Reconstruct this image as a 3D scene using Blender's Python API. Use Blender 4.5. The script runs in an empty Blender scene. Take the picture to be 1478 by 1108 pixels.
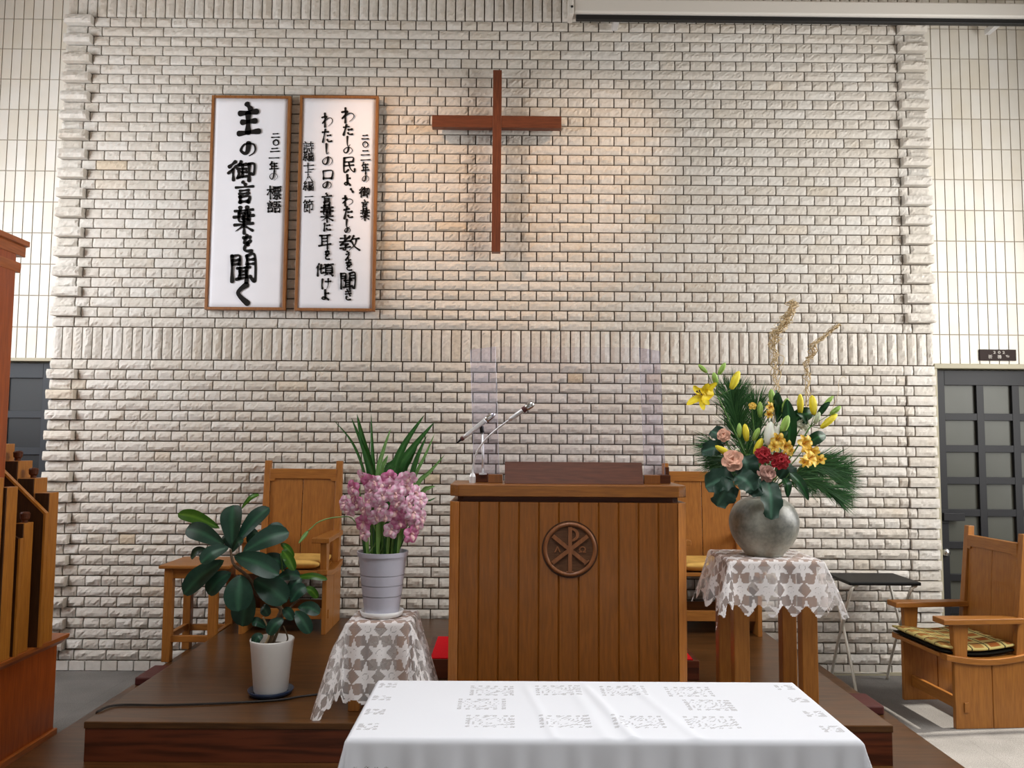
import bpy, math, random
import numpy as np
from mathutils import Vector, Matrix
random.seed(7); rng = np.random.default_rng(7)
S = bpy.context.scene
COL = S.collection
PI = math.pi
V = Vector

# ------------------------------------------------------------------ camera
FPX, CX, CY = 1170.0, 739.0, 554.0
PITCH, YAW, ROLL = [math.radians(a) for a in (4.17, 0.385, -0.42)]
CAMZ = 1.5755
def _basis():
    fwd = V((math.sin(YAW)*math.cos(PITCH), math.cos(YAW)*math.cos(PITCH), math.sin(PITCH)))
    right = V((math.cos(YAW), -math.sin(YAW), 0)); up = right.cross(fwd)
    return right*math.cos(ROLL)-up*math.sin(ROLL), up*math.cos(ROLL)+right*math.sin(ROLL), fwd
CR, CU, CF = _basis(); CAM = V((0, 0, CAMZ))
cam = bpy.data.objects.new('camera', bpy.data.cameras.new('camera')); COL.objects.link(cam)
cam.matrix_world = Matrix(((CR.x, CU.x, -CF.x, 0), (CR.y, CU.y, -CF.y, 0), (CR.z, CU.z, -CF.z, CAMZ), (0, 0, 0, 1)))
cam.data.sensor_width = 36; cam.data.sensor_fit = 'HORIZONTAL'; cam.data.lens = FPX/1478*36
cam.data.clip_start = 0.05
S.camera = cam
def _ray(px, py): return CR*((px-CX)/FPX) - CU*((py-CY)/FPX) + CF
def aty(px, py, Y):
    d = _ray(px, py); return CAM + d*(Y/d.y)
def atz(px, py, z):
    d = _ray(px, py); return CAM + d*((z-CAMZ)/d.z)

# ------------------------------------------------------------------ light and exposure
S.view_settings.view_transform = 'Standard'; S.view_settings.look = 'None'
S.view_settings.gamma = 1; S.view_settings.use_curve_mapping = False
S.view_settings.exposure = 0.20
S.cycles.transparent_max_bounces = 24
W = bpy.data.worlds.new('daylight'); S.world = W; W.use_nodes = True
W.node_tree.nodes['Background'].inputs[0].default_value = (0.75, 0.85, 1.0, 1)
W.node_tree.nodes['Background'].inputs[1].default_value = 0.6
def area(name, loc, direction, sx, sy, power, color):
    l = bpy.data.lights.new(name, 'AREA'); l.shape = 'RECTANGLE'; l.size = sx; l.size_y = sy; l.energy = power; l.color = color
    o = bpy.data.objects.new(name, l); COL.objects.link(o); o.location = loc
    o.rotation_euler = V(direction).to_track_quat('-Z', 'Z').to_euler(); return o
XL, XR, YR, ZC = -4.6, 4.5, -6.5, 5.15          # side walls, rear wall, ceiling
area('daylight_left_windows', (XL+0.12, 3.6, 2.4), (1, 0.0, -0.16), 3.0, 2.2, 215, (0.93, 0.97, 1.0))
area('daylight_right_windows', (XR-0.12, 3.6, 2.4), (-1, 0.0, -0.16), 3.0, 2.2, 205, (1.0, 0.985, 0.96))
area('daylight_rear_windows', (0, YR+0.15, 2.6), (0, 1, -0.05), 6.0, 2.4, 55, (1.0, 0.985, 0.97))
sk = area('overhead_fill', (0.3, 1.9, ZC-0.06), (0, 0.08, -1), 2.6, 1.8, 60, (0.97, 0.985, 1.0)); sk.data.spread = math.radians(95)  # unseen overhead source, added to keep the front tablecloth bright
def spot(name, loc, target, power, ang, color, r=0.05):
    l = bpy.data.lights.new(name, 'SPOT'); l.energy = power; l.spot_size = math.radians(ang); l.spot_blend = 1.0
    l.color = color; l.shadow_soft_size = r
    o = bpy.data.objects.new(name, l); COL.objects.link(o); o.location = loc
    o.rotation_euler = (V(target)-V(loc)).to_track_quat('-Z', 'Z').to_euler(); return o
spot('cross_downlight_left', (-2.3, 4.3, ZC-0.3), (-0.2, 5.7, 3.15), 210, 42, (1.0, 0.62, 0.38), 0.06)
spot('cross_downlight_right', (2.1, 4.3, ZC-0.3), (0.05, 5.7, 3.15), 150, 42, (1.0, 0.66, 0.42), 0.06)
sun = bpy.data.lights.new('sun', 'SUN'); sun.energy = 9.0; sun.angle = math.radians(1.2); sun.color = (1.0, 0.94, 0.84)
so = bpy.data.objects.new('sun', sun); COL.objects.link(so)
so.rotation_euler = V((-1.0, -0.12, -0.62)).to_track_quat('-Z', 'Z').to_euler()

# ------------------------------------------------------------------ materials
def lin(h):
    h = h.lstrip('#'); c = [int(h[i:i+2], 16)/255 for i in (0, 2, 4)]
    return tuple(x/12.92 if x <= 0.04045 else ((x+0.055)/1.055)**2.4 for x in c) + (1,)
class NT:
    def __init__(s, name):
        s.m = bpy.data.materials.new(name); s.m.use_nodes = True; s.t = s.m.node_tree; s.t.nodes.clear()
        s.out = s.n('ShaderNodeOutputMaterial')
    def n(s, typ, **kw):
        nd = s.t.nodes.new(typ)
        for k, v in kw.items():
            if k[0] == '_': setattr(nd, k[1:], v)
            else:
                inp = nd.inputs[int(k[1:])] if k[0] == 'i' and k[1:].isdigit() else nd.inputs[k.replace('_', ' ')]
                if isinstance(v, bpy.types.NodeSocket): s.t.links.new(v, inp)
                else: inp.default_value = v
        return nd
    def link(s, a, b): s.t.links.new(a, b)
    def mix(s, fac, a, b, mode='MIX'):
        nd = s.n('ShaderNodeMix', _data_type='RGBA', _blend_type=mode)
        for sock, v in ((nd.inputs[0], fac), (nd.inputs[6], a), (nd.inputs[7], b)):
            if isinstance(v, bpy.types.NodeSocket): s.link(v, sock)
            else: sock.default_value = v
        return nd.outputs[2]
    def ramp(s, fac, stops):
        nd = s.n('ShaderNodeValToRGB'); e = nd.color_ramp.elements
        while len(e) < len(stops): e.new(0.5)
        for k, (p, c) in enumerate(stops): e[k].position = p; e[k].color = c if len(c) == 4 else (*c, 1)
        s.link(fac, nd.inputs[0]); return nd.outputs[0]
    def bump(s, h, strength=0.3, dist=0.01):
        return s.n('ShaderNodeBump', Height=h, Strength=strength, Distance=dist).outputs[0]
    def bsdf(s, **kw):
        b = s.n('ShaderNodeBsdfPrincipled', **kw); s.link(b.outputs[0], s.out.inputs[0]); return b
def plain(name, hexa, rough=0.5, metal=0.0, var=0.0, scale=20, bump=0.0, spec=0.5, **kw):
    T = NT(name); c = lin(hexa); col = c
    if var or bump:
        tc = T.n('ShaderNodeTexCoord'); no = T.n('ShaderNodeTexNoise', Vector=tc.outputs['Object'], Scale=scale, Detail=4.0)
        if var:
            col = T.ramp(no.outputs[0], [(0.3, tuple(x*(1-var) for x in c[:3])), (0.7, tuple(min(1, x*(1+var)) for x in c[:3]))])
    b = T.bsdf(Base_Color=col, Roughness=rough, Metallic=metal, Specular_IOR_Level=spec, **kw)
    if bump: T.link(T.bump(no.outputs[0], bump, 0.01), b.inputs['Normal'])
    return T.m
def wood(name, light, dark, axis='Z', rough=0.35, scale=1.0, contrast=1.0, plank=0, coat=0.15, spec=0.4):
    """grain that runs along AXIS of the object"""
    T = NT(name); tc = T.n('ShaderNodeTexCoord')
    st = {'X': (1.2, 14, 14), 'Y': (14, 1.2, 14), 'Z': (14, 14, 1.2)}[axis]
    mp = T.n('ShaderNodeMapping', Vector=tc.outputs['Object'], Scale=tuple(v*scale for v in st))
    n1 = T.n('ShaderNodeTexNoise', Vector=mp.outputs[0], Scale=1.0, Detail=3.0, Distortion=0.6)
    mp2 = T.n('ShaderNodeMapping', Vector=tc.outputs['Object'], Scale=tuple(v*scale*6 for v in st))
    n2 = T.n('ShaderNodeTexNoise', Vector=mp2.outputs[0], Scale=1.5, Detail=5.0)
    wv = T.n('ShaderNodeMath', _operation='SINE', i0=T.n('ShaderNodeMath', _operation='MULTIPLY', i0=n1.outputs[0], i1=38.0).outputs[0])
    f = T.n('ShaderNodeMath', _operation='MULTIPLY_ADD', i0=wv.outputs[0], i1=0.16*contrast, i2=n2.outputs[0])
    L, D = lin(light), lin(dark)
    col = T.ramp(f.outputs[0], [(0.22, D), (0.75, L)])
    b = T.bsdf(Base_Color=col, Roughness=rough, Specular_IOR_Level=spec, Coat_Weight=coat, Coat_Roughness=0.25)
    T.link(T.bump(n2.outputs[0], 0.06, 0.004), b.inputs['Normal'])
    return T.m

M = {}
def brick_material():
    T = NT('split face brick'); at = T.n('ShaderNodeAttribute', _attribute_name='tone')
    tc = T.n('ShaderNodeTexCoord')
    no = T.n('ShaderNodeTexNoise', Vector=tc.outputs['Object'], Scale=26.0, Detail=6.0, Roughness=0.65)
    n2 = T.n('ShaderNodeTexNoise', Vector=tc.outputs['Object'], Scale=9.0, Detail=3.0)
    base = T.ramp(at.outputs['Fac'], [(0.0, lin('#c3b9aa')), (0.12, lin('#cbc5bb')), (0.6, lin('#d0cbc3')), (0.93, lin('#d5d2cc')), (1.0, lin('#c9b79c'))])
    mot = T.ramp(no.outputs[0], [(0.3, (0.88, 0.87, 0.86)), (0.7, (1.05, 1.045, 1.04))])
    col = T.mix(1.0, base, mot, 'MULTIPLY')
    st = T.ramp(n2.outputs[0], [(0.58, (0, 0, 0)), (0.74, (1, 1, 1))])
    col = T.mix(T.n('ShaderNodeMath', _operation='MULTIPLY', i0=st, i1=0.16).outputs[0], col, lin('#bda98a'))
    b = T.bsdf(Base_Color=col, Roughness=0.75, Specular_IOR_Level=0.25)
    T.link(T.bump(no.outputs[0], 0.35, 0.012), b.inputs['Normal']); return T.m
M['brick'] = brick_material()
M['mortar'] = plain('mortar', '#665a4c', 0.95, var=0.15, scale=60, bump=0.3, spec=0.1)
def tile_material():
    T = NT('glazed wall tile'); at = T.n('ShaderNodeAttribute', _attribute_name='tone')
    tc = T.n('ShaderNodeTexCoord'); no = T.n('ShaderNodeTexNoise', Vector=tc.outputs['Object'], Scale=5.0, Detail=4.0)
    base = T.ramp(at.outputs['Fac'], [(0, lin('#d4cdbf')), (0.5, lin('#dbd7cd')), (1, lin('#dfdcd6'))])
    col = T.mix(0.25, base, T.ramp(no.outputs[0], [(0.3, lin('#d0c6b0')), (0.65, lin('#e0ddd6'))]))
    T.bsdf(Base_Color=col, Roughness=0.42, Specular_IOR_Level=0.35); return T.m
M['tile'] = tile_material()
M['grout'] = plain('grout', '#a0988b', 0.95, spec=0.1)
def carpet():
    T = NT('grey carpet'); tc = T.n('ShaderNodeTexCoord')
    no = T.n('ShaderNodeTexNoise', Vector=tc.outputs['Object'], Scale=160.0, Detail=3.0)
    n2 = T.n('ShaderNodeTexNoise', Vector=tc.outputs['Object'], Scale=3.0, Detail=3.0)
    br = T.n('ShaderNodeTexBrick', Vector=tc.outputs['Object'], Color1=(1, 1, 1, 1), Color2=(0.93, 0.93, 0.93, 1), Mortar=(0.90, 0.90, 0.90, 1), Scale=1.0, Mortar_Size=0.006, Brick_Width=0.5, Row_Height=0.5, _offset=0.0)
    c = T.ramp(no.outputs[0], [(0.3, lin('#65625f')), (0.7, lin('#86837f'))])
    c = T.mix(0.35, c, T.ramp(n2.outputs[0], [(0.35, lin('#66635f')), (0.65, lin('#8e8a86'))]))
    c = T.mix(1.0, c, br.outputs[0], 'MULTIPLY')
    b = T.bsdf(Base_Color=c, Roughness=0.95, Specular_IOR_Level=0.1)
    T.link(T.bump(no.outputs[0], 0.5, 0.006), b.inputs['Normal']); return T.m
M['carpet'] = carpet()
M['plaster'] = plain('warm white plaster', '#b9b2a4', 0.85, var=0.04, scale=3)
M['ceiling'] = plain('pale ceiling board', '#8a7a64', 0.8, var=0.05, scale=4)
M['oak'] = wood('oiled oak chair wood', '#a2692b', '#875320', 'Z', 0.42, 1.0, 0.45)
M['oak_x'] = wood('oiled oak across', '#a2692b', '#875320', 'X', 0.42, 1.0, 0.45)
M['oak_y'] = wood('oiled oak in depth', '#a2692b', '#875320', 'Y', 0.42, 1.0, 0.45)
M['pulpit'] = wood('pulpit cherry wood', '#8a5016', '#714110', 'Z', 0.34, 0.9, 0.4)
M['pulpit_edge'] = wood('pulpit lighter edge wood', '#c07c38', '#a3642a', 'Z', 0.36, 0.9, 0.5)
M['pulpit_top'] = wood('pulpit top wood', '#8f581d', '#744313', 'X', 0.34, 0.9, 0.5)
M['pulpit_dark'] = wood('dark walnut', '#5c2f18', '#46220f', 'X', 0.5, 1.0, 0.5, coat=0.0, spec=0.25)
M['emblem'] = wood('carved emblem wood', '#85502a', '#6c3f1e', 'Z', 0.45, 1.0, 0.4)
M['emblem_ground'] = wood('chiselled emblem ground', '#5c3a1f', '#452812', 'X', 0.7, 3.0, 0.6, coat=0)
M['deck'] = wood('dark polished floorboards', '#5b3a1c', '#3e260f', 'X', 0.30, 0.55, 0.9, coat=0.25)
M['riser'] = wood('reddish oak riser', '#63301a', '#3f1c0d', 'X', 0.38, 0.45, 1.6)
M['organ'] = wood('reddish organ case wood', '#ab521b', '#8a3e12', 'Z', 0.32, 0.7, 0.6)
M['organ_y'] = wood('reddish organ moulding wood', '#b5642a', '#8f4a16', 'Y', 0.32, 0.7, 0.6)
M['pipe'] = wood('golden pipe wood', '#b8772b', '#9a5d1b', 'Z', 0.38, 1.0, 0.5)
M['crosswood'] = wood('red brown cross wood', '#6e3a22', '#552a17', 'Z', 0.5, 1.2, 0.5)
M['crosswood_x'] = wood('red brown cross beam wood', '#6e3a22', '#552a17', 'X', 0.5, 1.2, 0.5)
M['frame'] = wood('banner frame wood', '#966231', '#774822', 'Z', 0.5, 1.5, 0.5)
M['paper'] = plain('white paper', '#e8e8ee', 0.8, var=0.015, scale=6, bump=0.05, spec=0.2)
M['ink'] = plain('black ink', '#14110f', 0.7, spec=0.2)
M['black'] = plain('matt black', '#0d0d0e', 0.5)
M['doorpaint'] = plain('dark blue grey door paint', '#20252c', 0.5, spec=0.3)
M['doorpaint2'] = plain('charcoal door paint', '#1a1a1d', 0.5, spec=0.3)
M['lintel'] = plain('beige lintel', '#a39c85', 0.6)
M['frost'] = plain('frosted door glass', '#4e4f48', 0.35, var=0.08, scale=3, spec=0.25)
M['frost_dark'] = plain('dark door glass', '#191c1f', 0.4, var=0.1, scale=3, spec=0.2)
M['chrome'] = plain('brushed chrome', '#d6d6d6', 0.25, 1.0)
M['steel'] = plain('silver paint', '#e2e2e4', 0.3, 0.5)
M['white_case'] = plain('white enamel case', '#cfcbc4', 0.4)
M['pot_white'] = plain('white ceramic pot', '#e2e0dc', 0.28, var=0.02, scale=8)
M['pot_grey'] = plain('lavender grey plastic pot', '#b6b5c2', 0.45)
M['pipe_front'] = wood('dark brown pipe fronts', '#4a2c14', '#341d0c', 'Z', 0.5, 1.0, 0.4, coat=0.0, spec=0.25)  # darker brown than the pipe sides
M['saucer_blue'] = plain('navy blue saucer', '#1c2c45', 0.35)
M['saucer_white'] = plain('white saucer', '#dcdcdc', 0.35)
M['soil'] = plain('potting soil', '#3a2a1c', 0.95, var=0.3, scale=60, bump=0.8)
M['red'] = plain('red carpet', '#c8141f', 0.9, var=0.06, scale=120, bump=0.3, spec=0.1)
M['maroon'] = plain('dark red leatherette', '#4d1f1c', 0.5, var=0.1, scale=20)
M['cable'] = plain('black rubber cable', '#1c1613', 0.6)
M['tube'] = plain('cream enamelled tube', '#cfcbbf', 0.35)
M['tabletop_black'] = plain('black laminate', '#0e0f10', 0.45, spec=0.2)
M['plaque'] = plain('dark brown plaque', '#24140f', 0.6, spec=0.2)
M['plaque_ink'] = plain('pale engraved lettering', '#b5aea6', 0.6)
M['bark'] = plain('grey brown bark', '#6d5a45', 0.9, var=0.25, scale=50, bump=0.6)
M['dry'] = plain('dry bleached twig', '#cbb48c', 0.8, var=0.15, scale=40)
M['carnation'] = plain('deep red petals', '#a00d1c', 0.7, var=0.25, scale=60)
M['peach'] = plain('peach petals', '#d9a68e', 0.6, var=0.08, scale=40)
M['mauve'] = plain('dusty mauve petals', '#b08478', 0.6, var=0.1, scale=40)
M['whitepetal'] = plain('cream white petals', '#e6e6d0', 0.5)
M['stamen_light'] = plain('golden brown anthers', '#a8641e', 0.8)
M['stamen'] = plain('dark anthers', '#3a1408', 0.8)
M['stem'] = plain('green stem', '#4f7a33', 0.5, var=0.15, scale=30)
def petal(name, c1, c2, rough=0.5, sss=0.0, trans=0.25):
    """two-tone leaf or petal, lighter along the axis 'tone' attribute, some light passing through"""
    T = NT(name); at = T.n('ShaderNodeAttribute', _attribute_name='tone'); tc = T.n('ShaderNodeTexCoord')
    no = T.n('ShaderNodeTexNoise', Vector=tc.outputs['Object'], Scale=45.0, Detail=3.0)
    f = T.n('ShaderNodeMath', _operation='MULTIPLY_ADD', i0=no.outputs[0], i1=0.3, i2=at.outputs['Fac'])
    col = T.ramp(f.outputs[0], [(0.15, lin(c1)), (1.0, lin(c2))])
    b = T.n('ShaderNodeBsdfPrincipled', Base_Color=col, Roughness=rough, Specular_IOR_Level=0.4)
    tr = T.n('ShaderNodeBsdfTranslucent', Color=col)
    mx = T.n('ShaderNodeMixShader', i0=trans, i1=b.outputs[0], i2=tr.outputs[0]); T.link(mx.outputs[0], T.out.inputs[0]); return T.m
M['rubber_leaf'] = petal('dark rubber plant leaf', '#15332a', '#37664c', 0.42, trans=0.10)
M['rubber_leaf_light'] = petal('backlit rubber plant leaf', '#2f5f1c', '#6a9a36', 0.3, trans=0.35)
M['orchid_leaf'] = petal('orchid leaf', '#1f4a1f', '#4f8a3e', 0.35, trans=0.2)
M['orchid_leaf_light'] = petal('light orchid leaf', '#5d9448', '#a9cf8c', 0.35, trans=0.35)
M['orchid_stem'] = petal('orchid stem', '#3c6a2a', '#86ad58', 0.4, trans=0.1)
M['orchid'] = petal('pink orchid petal', '#e6a2c6', '#fdeef5', 0.5, trans=0.22)
M['orchid_deep'] = petal('deep pink orchid petal', '#d677a8', '#f5c8de', 0.5, trans=0.2)
M['orchid_lip'] = petal('pale orchid lip', '#e79fb4', '#f2ddd0', 0.5, trans=0.3)
M['lily'] = petal('yellow lily petal', '#f2d408', '#fbec48', 0.5, trans=0.3)
M['bud_yellow'] = petal('yellow lily bud', '#e4cf1e', '#f6e850', 0.5, trans=0.15)
M['bud_green'] = petal('green lily bud', '#7aa83c', '#b9d878', 0.5, trans=0.15)
M['bud_pale'] = petal('pale green white bud', '#b9cf9a', '#eef0dc', 0.5, trans=0.15)
M['white_bud'] = petal('white lily bud', '#dfe2cf', '#f4f4ec', 0.5, trans=0.15)
M['alstro'] = petal('golden alstroemeria petal', '#eab72f', '#f9e480', 0.5, trans=0.3)
M['kale'] = petal('round dark green leaf', '#163327', '#466e5a', 0.5, trans=0.1)
M['deepleaf'] = petal('deep green leaf', '#0f3018', '#2c6434', 0.35, trans=0.12)
M['needle'] = petal('pine needles', '#1d4a26', '#4d7f45', 0.5, trans=0.1)
def vase_material():
    T = NT('mottled stoneware'); tc = T.n('ShaderNodeTexCoord')
    n1 = T.n('ShaderNodeTexNoise', Vector=tc.outputs['Object'], Scale=7.0, Detail=6.0)
    n2 = T.n('ShaderNodeTexNoise', Vector=tc.outputs['Object'], Scale=60.0, Detail=4.0)
    c = T.ramp(n1.outputs[0], [(0.3, lin('#5a5c58')), (0.5, lin('#8f8f84')), (0.7, lin('#b0ad9e'))])
    c = T.mix(0.2, c, T.ramp(n2.outputs[0], [(0.35, lin('#4a4c4a')), (0.65, lin('#b0ada2'))]))
    b = T.bsdf(Base_Color=c, Roughness=0.38, Specular_IOR_Level=0.5)
    T.link(T.bump(n2.outputs[0], 0.08, 0.004), b.inputs['Normal']); return T.m
M['vase'] = vase_material()
def acrylic(name, tint, gloss):
    T = NT(name); tr = T.n('ShaderNodeBsdfTransparent', Color=tint); gl = T.n('ShaderNodeBsdfGlossy', Color=(1, 1, 1, 1), Roughness=0.12)
    df = T.n('ShaderNodeBsdfDiffuse', Color=(0.8, 0.8, 0.9, 1))
    m1 = T.n('ShaderNodeMixShader', i0=gloss, i1=tr.outputs[0], i2=df.outputs[0])
    m2 = T.n('ShaderNodeMixShader', i0=gloss*0.12, i1=m1.outputs[0], i2=gl.outputs[0]); T.link(m2.outputs[0], T.out.inputs[0]); return T.m
M['acrylic'] = acrylic('clear acrylic', (0.955, 0.95, 0.97, 1), 0.012)
M['acrylic_wing'] = acrylic('clear acrylic seen aslant', (0.86, 0.845, 0.90, 1), 0.03)  # wings' darkening at a slanting view put into the transparent colour
M['acrylic_edge'] = acrylic('acrylic edge', (0.95, 0.95, 1.0, 1), 0.30)
def lace(name, col, net_alpha, period, solid_alpha=0.97):
    T = NT(name); at = T.n('ShaderNodeAttribute', _attribute_name='lace'); uv = T.n('ShaderNodeUVMap')
    wx = T.n('ShaderNodeTexWave', Vector=uv.outputs[0], Scale=PI/(10*period)*2, _bands_direction='DIAGONAL')
    mp = T.n('ShaderNodeMapping', Vector=uv.outputs[0], Scale=(1, -1, 1))
    wy = T.n('ShaderNodeTexWave', Vector=mp.outputs[0], Scale=PI/(10*period)*2, _bands_direction='DIAGONAL')
    mxx = T.n('ShaderNodeMath', _operation='MAXIMUM', i0=wx.outputs['Fac'], i1=wy.outputs['Fac'])
    net = T.n('ShaderNodeMapRange', Value=mxx.outputs[0], From_Min=0.35, From_Max=0.9, To_Min=net_alpha*0.45, To_Max=min(1, net_alpha*1.5))
    f = T.n('ShaderNodeMapRange', Value=at.outputs['Fac'], From_Min=0.4, From_Max=0.6)
    a = T.n('ShaderNodeMapRange', Value=f.outputs[0], To_Min=net.outputs[0], To_Max=solid_alpha)
    b = T.n('ShaderNodeBsdfPrincipled', Base_Color=lin(col), Roughness=0.85, Specular_IOR_Level=0.15)
    tl = T.n('ShaderNodeBsdfTranslucent', Color=lin(col))
    d = T.n('ShaderNodeMixShader', i0=0.25, i1=b.outputs[0], i2=tl.outputs[0])
    mx = T.n('ShaderNodeMixShader', i0=a.outputs[0], i1=T.n('ShaderNodeBsdfTransparent').outputs[0], i2=d.outputs[0])
    T.link(mx.outputs[0], T.out.inputs[0]); return T.m
M['lace'] = lace('white crochet lace', '#eeebeb', 0.27, 0.006)
M['linen'] = lace('white linen with cutwork', '#e4e6ec', 0.62, 0.008, 1.0)
def plaid():
    T = NT('woven plaid cushion cloth'); tc = T.n('ShaderNodeTexCoord')
    br = T.n('ShaderNodeTexBrick', Vector=tc.outputs['Object'], Color1=lin('#9a5a2c'), Color2=lin('#b08a4e'), Mortar=lin('#3c3a2c'), Scale=1.0, Mortar_Size=0.005, Mortar_Smooth=0.4, Brick_Width=0.098, Row_Height=0.098, _offset=0.0, Bias=-0.2)
    ck = T.n('ShaderNodeTexBrick', Vector=T.n('ShaderNodeMapping', Vector=tc.outputs['Object'], Location=(0.03, 0.0, 0)).outputs[0], Color1=(0, 0, 0, 1), Color2=(0, 0, 0, 1), Mortar=(1, 1, 1, 1), Scale=1.0, Mortar_Size=0.020, Brick_Width=0.098, Row_Height=0.098, _offset=0.0)
    c = T.mix(ck.outputs[1], br.outputs[0], lin('#c2b272'))
    c = T.mix(br.outputs[1], c, lin('#3b3929'))
    no = T.n('ShaderNodeTexNoise', Vector=tc.outputs['Object'], Scale=200.0)
    b = T.bsdf(Base_Color=c, Roughness=0.95, Specular_IOR_Level=0.1); T.link(T.bump(no.outputs[0], 0.4, 0.004), b.inputs['Normal']); return T.m
M['plaid'] = plaid()
M['cushion_yellow'] = plain('golden cushion cloth', '#d2a85c', 0.9, var=0.12, scale=14, bump=0.2, spec=0.1)
M['cushion_black'] = plain('black cushion underside', '#15140f', 0.9, spec=0.1)

# ------------------------------------------------------------------ mesh building
class MB:
    def __init__(s): s.v = []; s.f = []; s.mi = []; s.tone = []; s.cur = 0; s.t = 0.5
    def add(s, vs, fs, tones=None):
        b = len(s.v); s.v += [tuple(p) for p in vs]
        s.tone += list(tones) if tones is not None else [s.t]*len(vs)
        for f in fs: s.f.append(tuple(b+i for i in f)); s.mi.append(s.cur)
        return s
    def box(s, x0, x1, y0, y1, z0, z1):
        return s.add([(x0,y0,z0),(x1,y0,z0),(x1,y1,z0),(x0,y1,z0),(x0,y0,z1),(x1,y0,z1),(x1,y1,z1),(x0,y1,z1)],
                     [(3,2,1,0),(4,5,6,7),(0,1,5,4),(1,2,6,5),(2,3,7,6),(3,0,4,7)])
    def prism(s, pts, a0, a1, axis='Z'):
        """polygon pts (2D) extruded a0..a1 along axis; pts are (x,y) for Z, (x,z) for Y, (y,z) for X"""
        mk = {'Z': lambda p, a: (p[0], p[1], a), 'Y': lambda p, a: (p[0], a, p[1]), 'X': lambda p, a: (a, p[0], p[1])}[axis]
        n = len(pts); vs = [mk(p, a0) for p in pts]+[mk(p, a1) for p in pts]
        fs = [tuple(range(n))[::-1], tuple(range(n, 2*n))]+[(i, (i+1) % n, n+(i+1) % n, n+i) for i in range(n)]
        return s.add(vs, fs)
    def tube(s, path, r, n=8, cap=True):
        """round tube through the points; r one number or one per point"""
        P = [V(p) for p in path]; R = r if isinstance(r, (list, tuple)) else [r]*len(P)
        vs = []; up = None
        for i, p in enumerate(P):
            t = (P[min(i+1, len(P)-1)]-P[max(i-1, 0)]).normalized()
            if up is None: up = t.orthogonal().normalized()
            else: up = (up - t*up.dot(t)); up = up.normalized() if up.length > 1e-6 else t.orthogonal().normalized()
            b = t.cross(up)
            for k in range(n):
                a = 2*PI*k/n; vs.append(p+(up*math.cos(a)+b*math.sin(a))*R[i])
        fs = []
        for i in range(len(P)-1):
            for k in range(n): fs.append((i*n+k, i*n+(k+1) % n, (i+1)*n+(k+1) % n, (i+1)*n+k))
        if cap: fs += [tuple(range(n))[::-1], tuple((len(P)-1)*n+k for k in range(n))]
        return s.add(vs, fs)
    def lathe(s, prof, c=(0, 0, 0), n=40, axis=None, caps=True):
        """profile of (r, z) turned around the vertical through c (or along axis)"""
        c = V(c); q = V((0, 0, 1)).rotation_difference(V(axis)) if axis is not None else None
        vs = []
        for r, z in prof:
            for k in range(n):
                a = 2*PI*k/n; p = V((r*math.cos(a), r*math.sin(a), z))
                if q: p = q @ p
                vs.append(c+p)
        fs = []
        for i in range(len(prof)-1):
            for k in range(n): fs.append((i*n+k, i*n+(k+1) % n, (i+1)*n+(k+1) % n, (i+1)*n+k))
        if caps and prof[0][0] > 1e-5: fs.append(tuple(range(n))[::-1])
        if caps and prof[-1][0] > 1e-5: fs.append(tuple((len(prof)-1)*n+k for k in range(n)))
        return s.add(vs, fs)
    def build(s, name, mats, parent=None, bevel=0, smooth=False, world=False, lace=None, uv=None, seg=2, solid=0):
        off = V((0, 0, 0))
        if world and parent is not None:
            p = parent
            while p is not None: off += p.location; p = p.parent
        me = bpy.data.meshes.new(name)
        vs = np.array(s.v, float) - np.array(off); me.from_pydata(vs.tolist(), [], s.f)
        mats = mats if isinstance(mats, (list, tuple)) else [mats]
        for m in mats: me.materials.append(m)
        if len(mats) > 1: me.polygons.foreach_set('material_index', s.mi)
        at = me.attributes.new('tone', 'FLOAT', 'POINT'); at.data.foreach_set('value', np.array(s.tone, np.float32))
        if lace is not None:
            at = me.attributes.new('lace', 'FLOAT', 'POINT'); at.data.foreach_set('value', np.array(lace, np.float32))
        if uv is not None:
            u = me.uv_layers.new(name='UVMap'); idx = np.zeros(len(me.loops), np.int32); me.loops.foreach_get('vertex_index', idx)
            u.data.foreach_set('uv', np.array(uv, np.float32)[idx].ravel())
        if smooth: me.polygons.foreach_set('use_smooth', [True]*len(me.polygons))
        me.validate(); me.update()
        o = bpy.data.objects.new(name, me); COL.objects.link(o)
        if parent is not None: o.parent = parent
        if bevel:
            b = o.modifiers.new('bevel', 'BEVEL'); b.width = bevel; b.segments = seg; b.limit_method = 'ANGLE'; b.angle_limit = 0.6
        if solid:
            b = o.modifiers.new('thickness', 'SOLIDIFY'); b.thickness = solid; b.offset = 0
        return o
def tag(o, label, cat, group=None):
    o['label'] = label; o['category'] = cat
    if group: o['group'] = group
    return o
def struct(o): o['kind'] = 'structure'; return o
def thing(name, label, cat, loc=(0, 0, 0), rz=0, group=None):
    o = bpy.data.objects.new(name, None); COL.objects.link(o); o.location = loc; o.rotation_euler = (0, 0, rz); o.empty_display_size = 0.05
    return tag(o, label, cat, group)
def copy_tree(o, parent=None):
    c = o.copy(); COL.objects.link(c)
    if parent is not None: c.parent = parent
    for ch in list(o.children): copy_tree(ch, c)
    return c
def BOX(name, m, parent, x0, x1, y0, y1, z0, z1, bevel=0.003, world=False):
    return MB().box(x0, x1, y0, y1, z0, z1).build(name, m, parent, bevel, world=world)
def smooth_path(pts, n=6):
    P = [V(p) for p in pts]; out = []
    for i in range(len(P)-1):
        a, b, c, d = P[max(i-1, 0)], P[i], P[i+1], P[min(i+2, len(P)-1)]
        for k in range(n):
            t = k/n; out.append(0.5*((2*b)+(c-a)*t+(2*a-5*b+4*c-d)*t*t+(3*b-a-3*c+d)*t**3))
    out.append(P[-1]); return out
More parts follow.
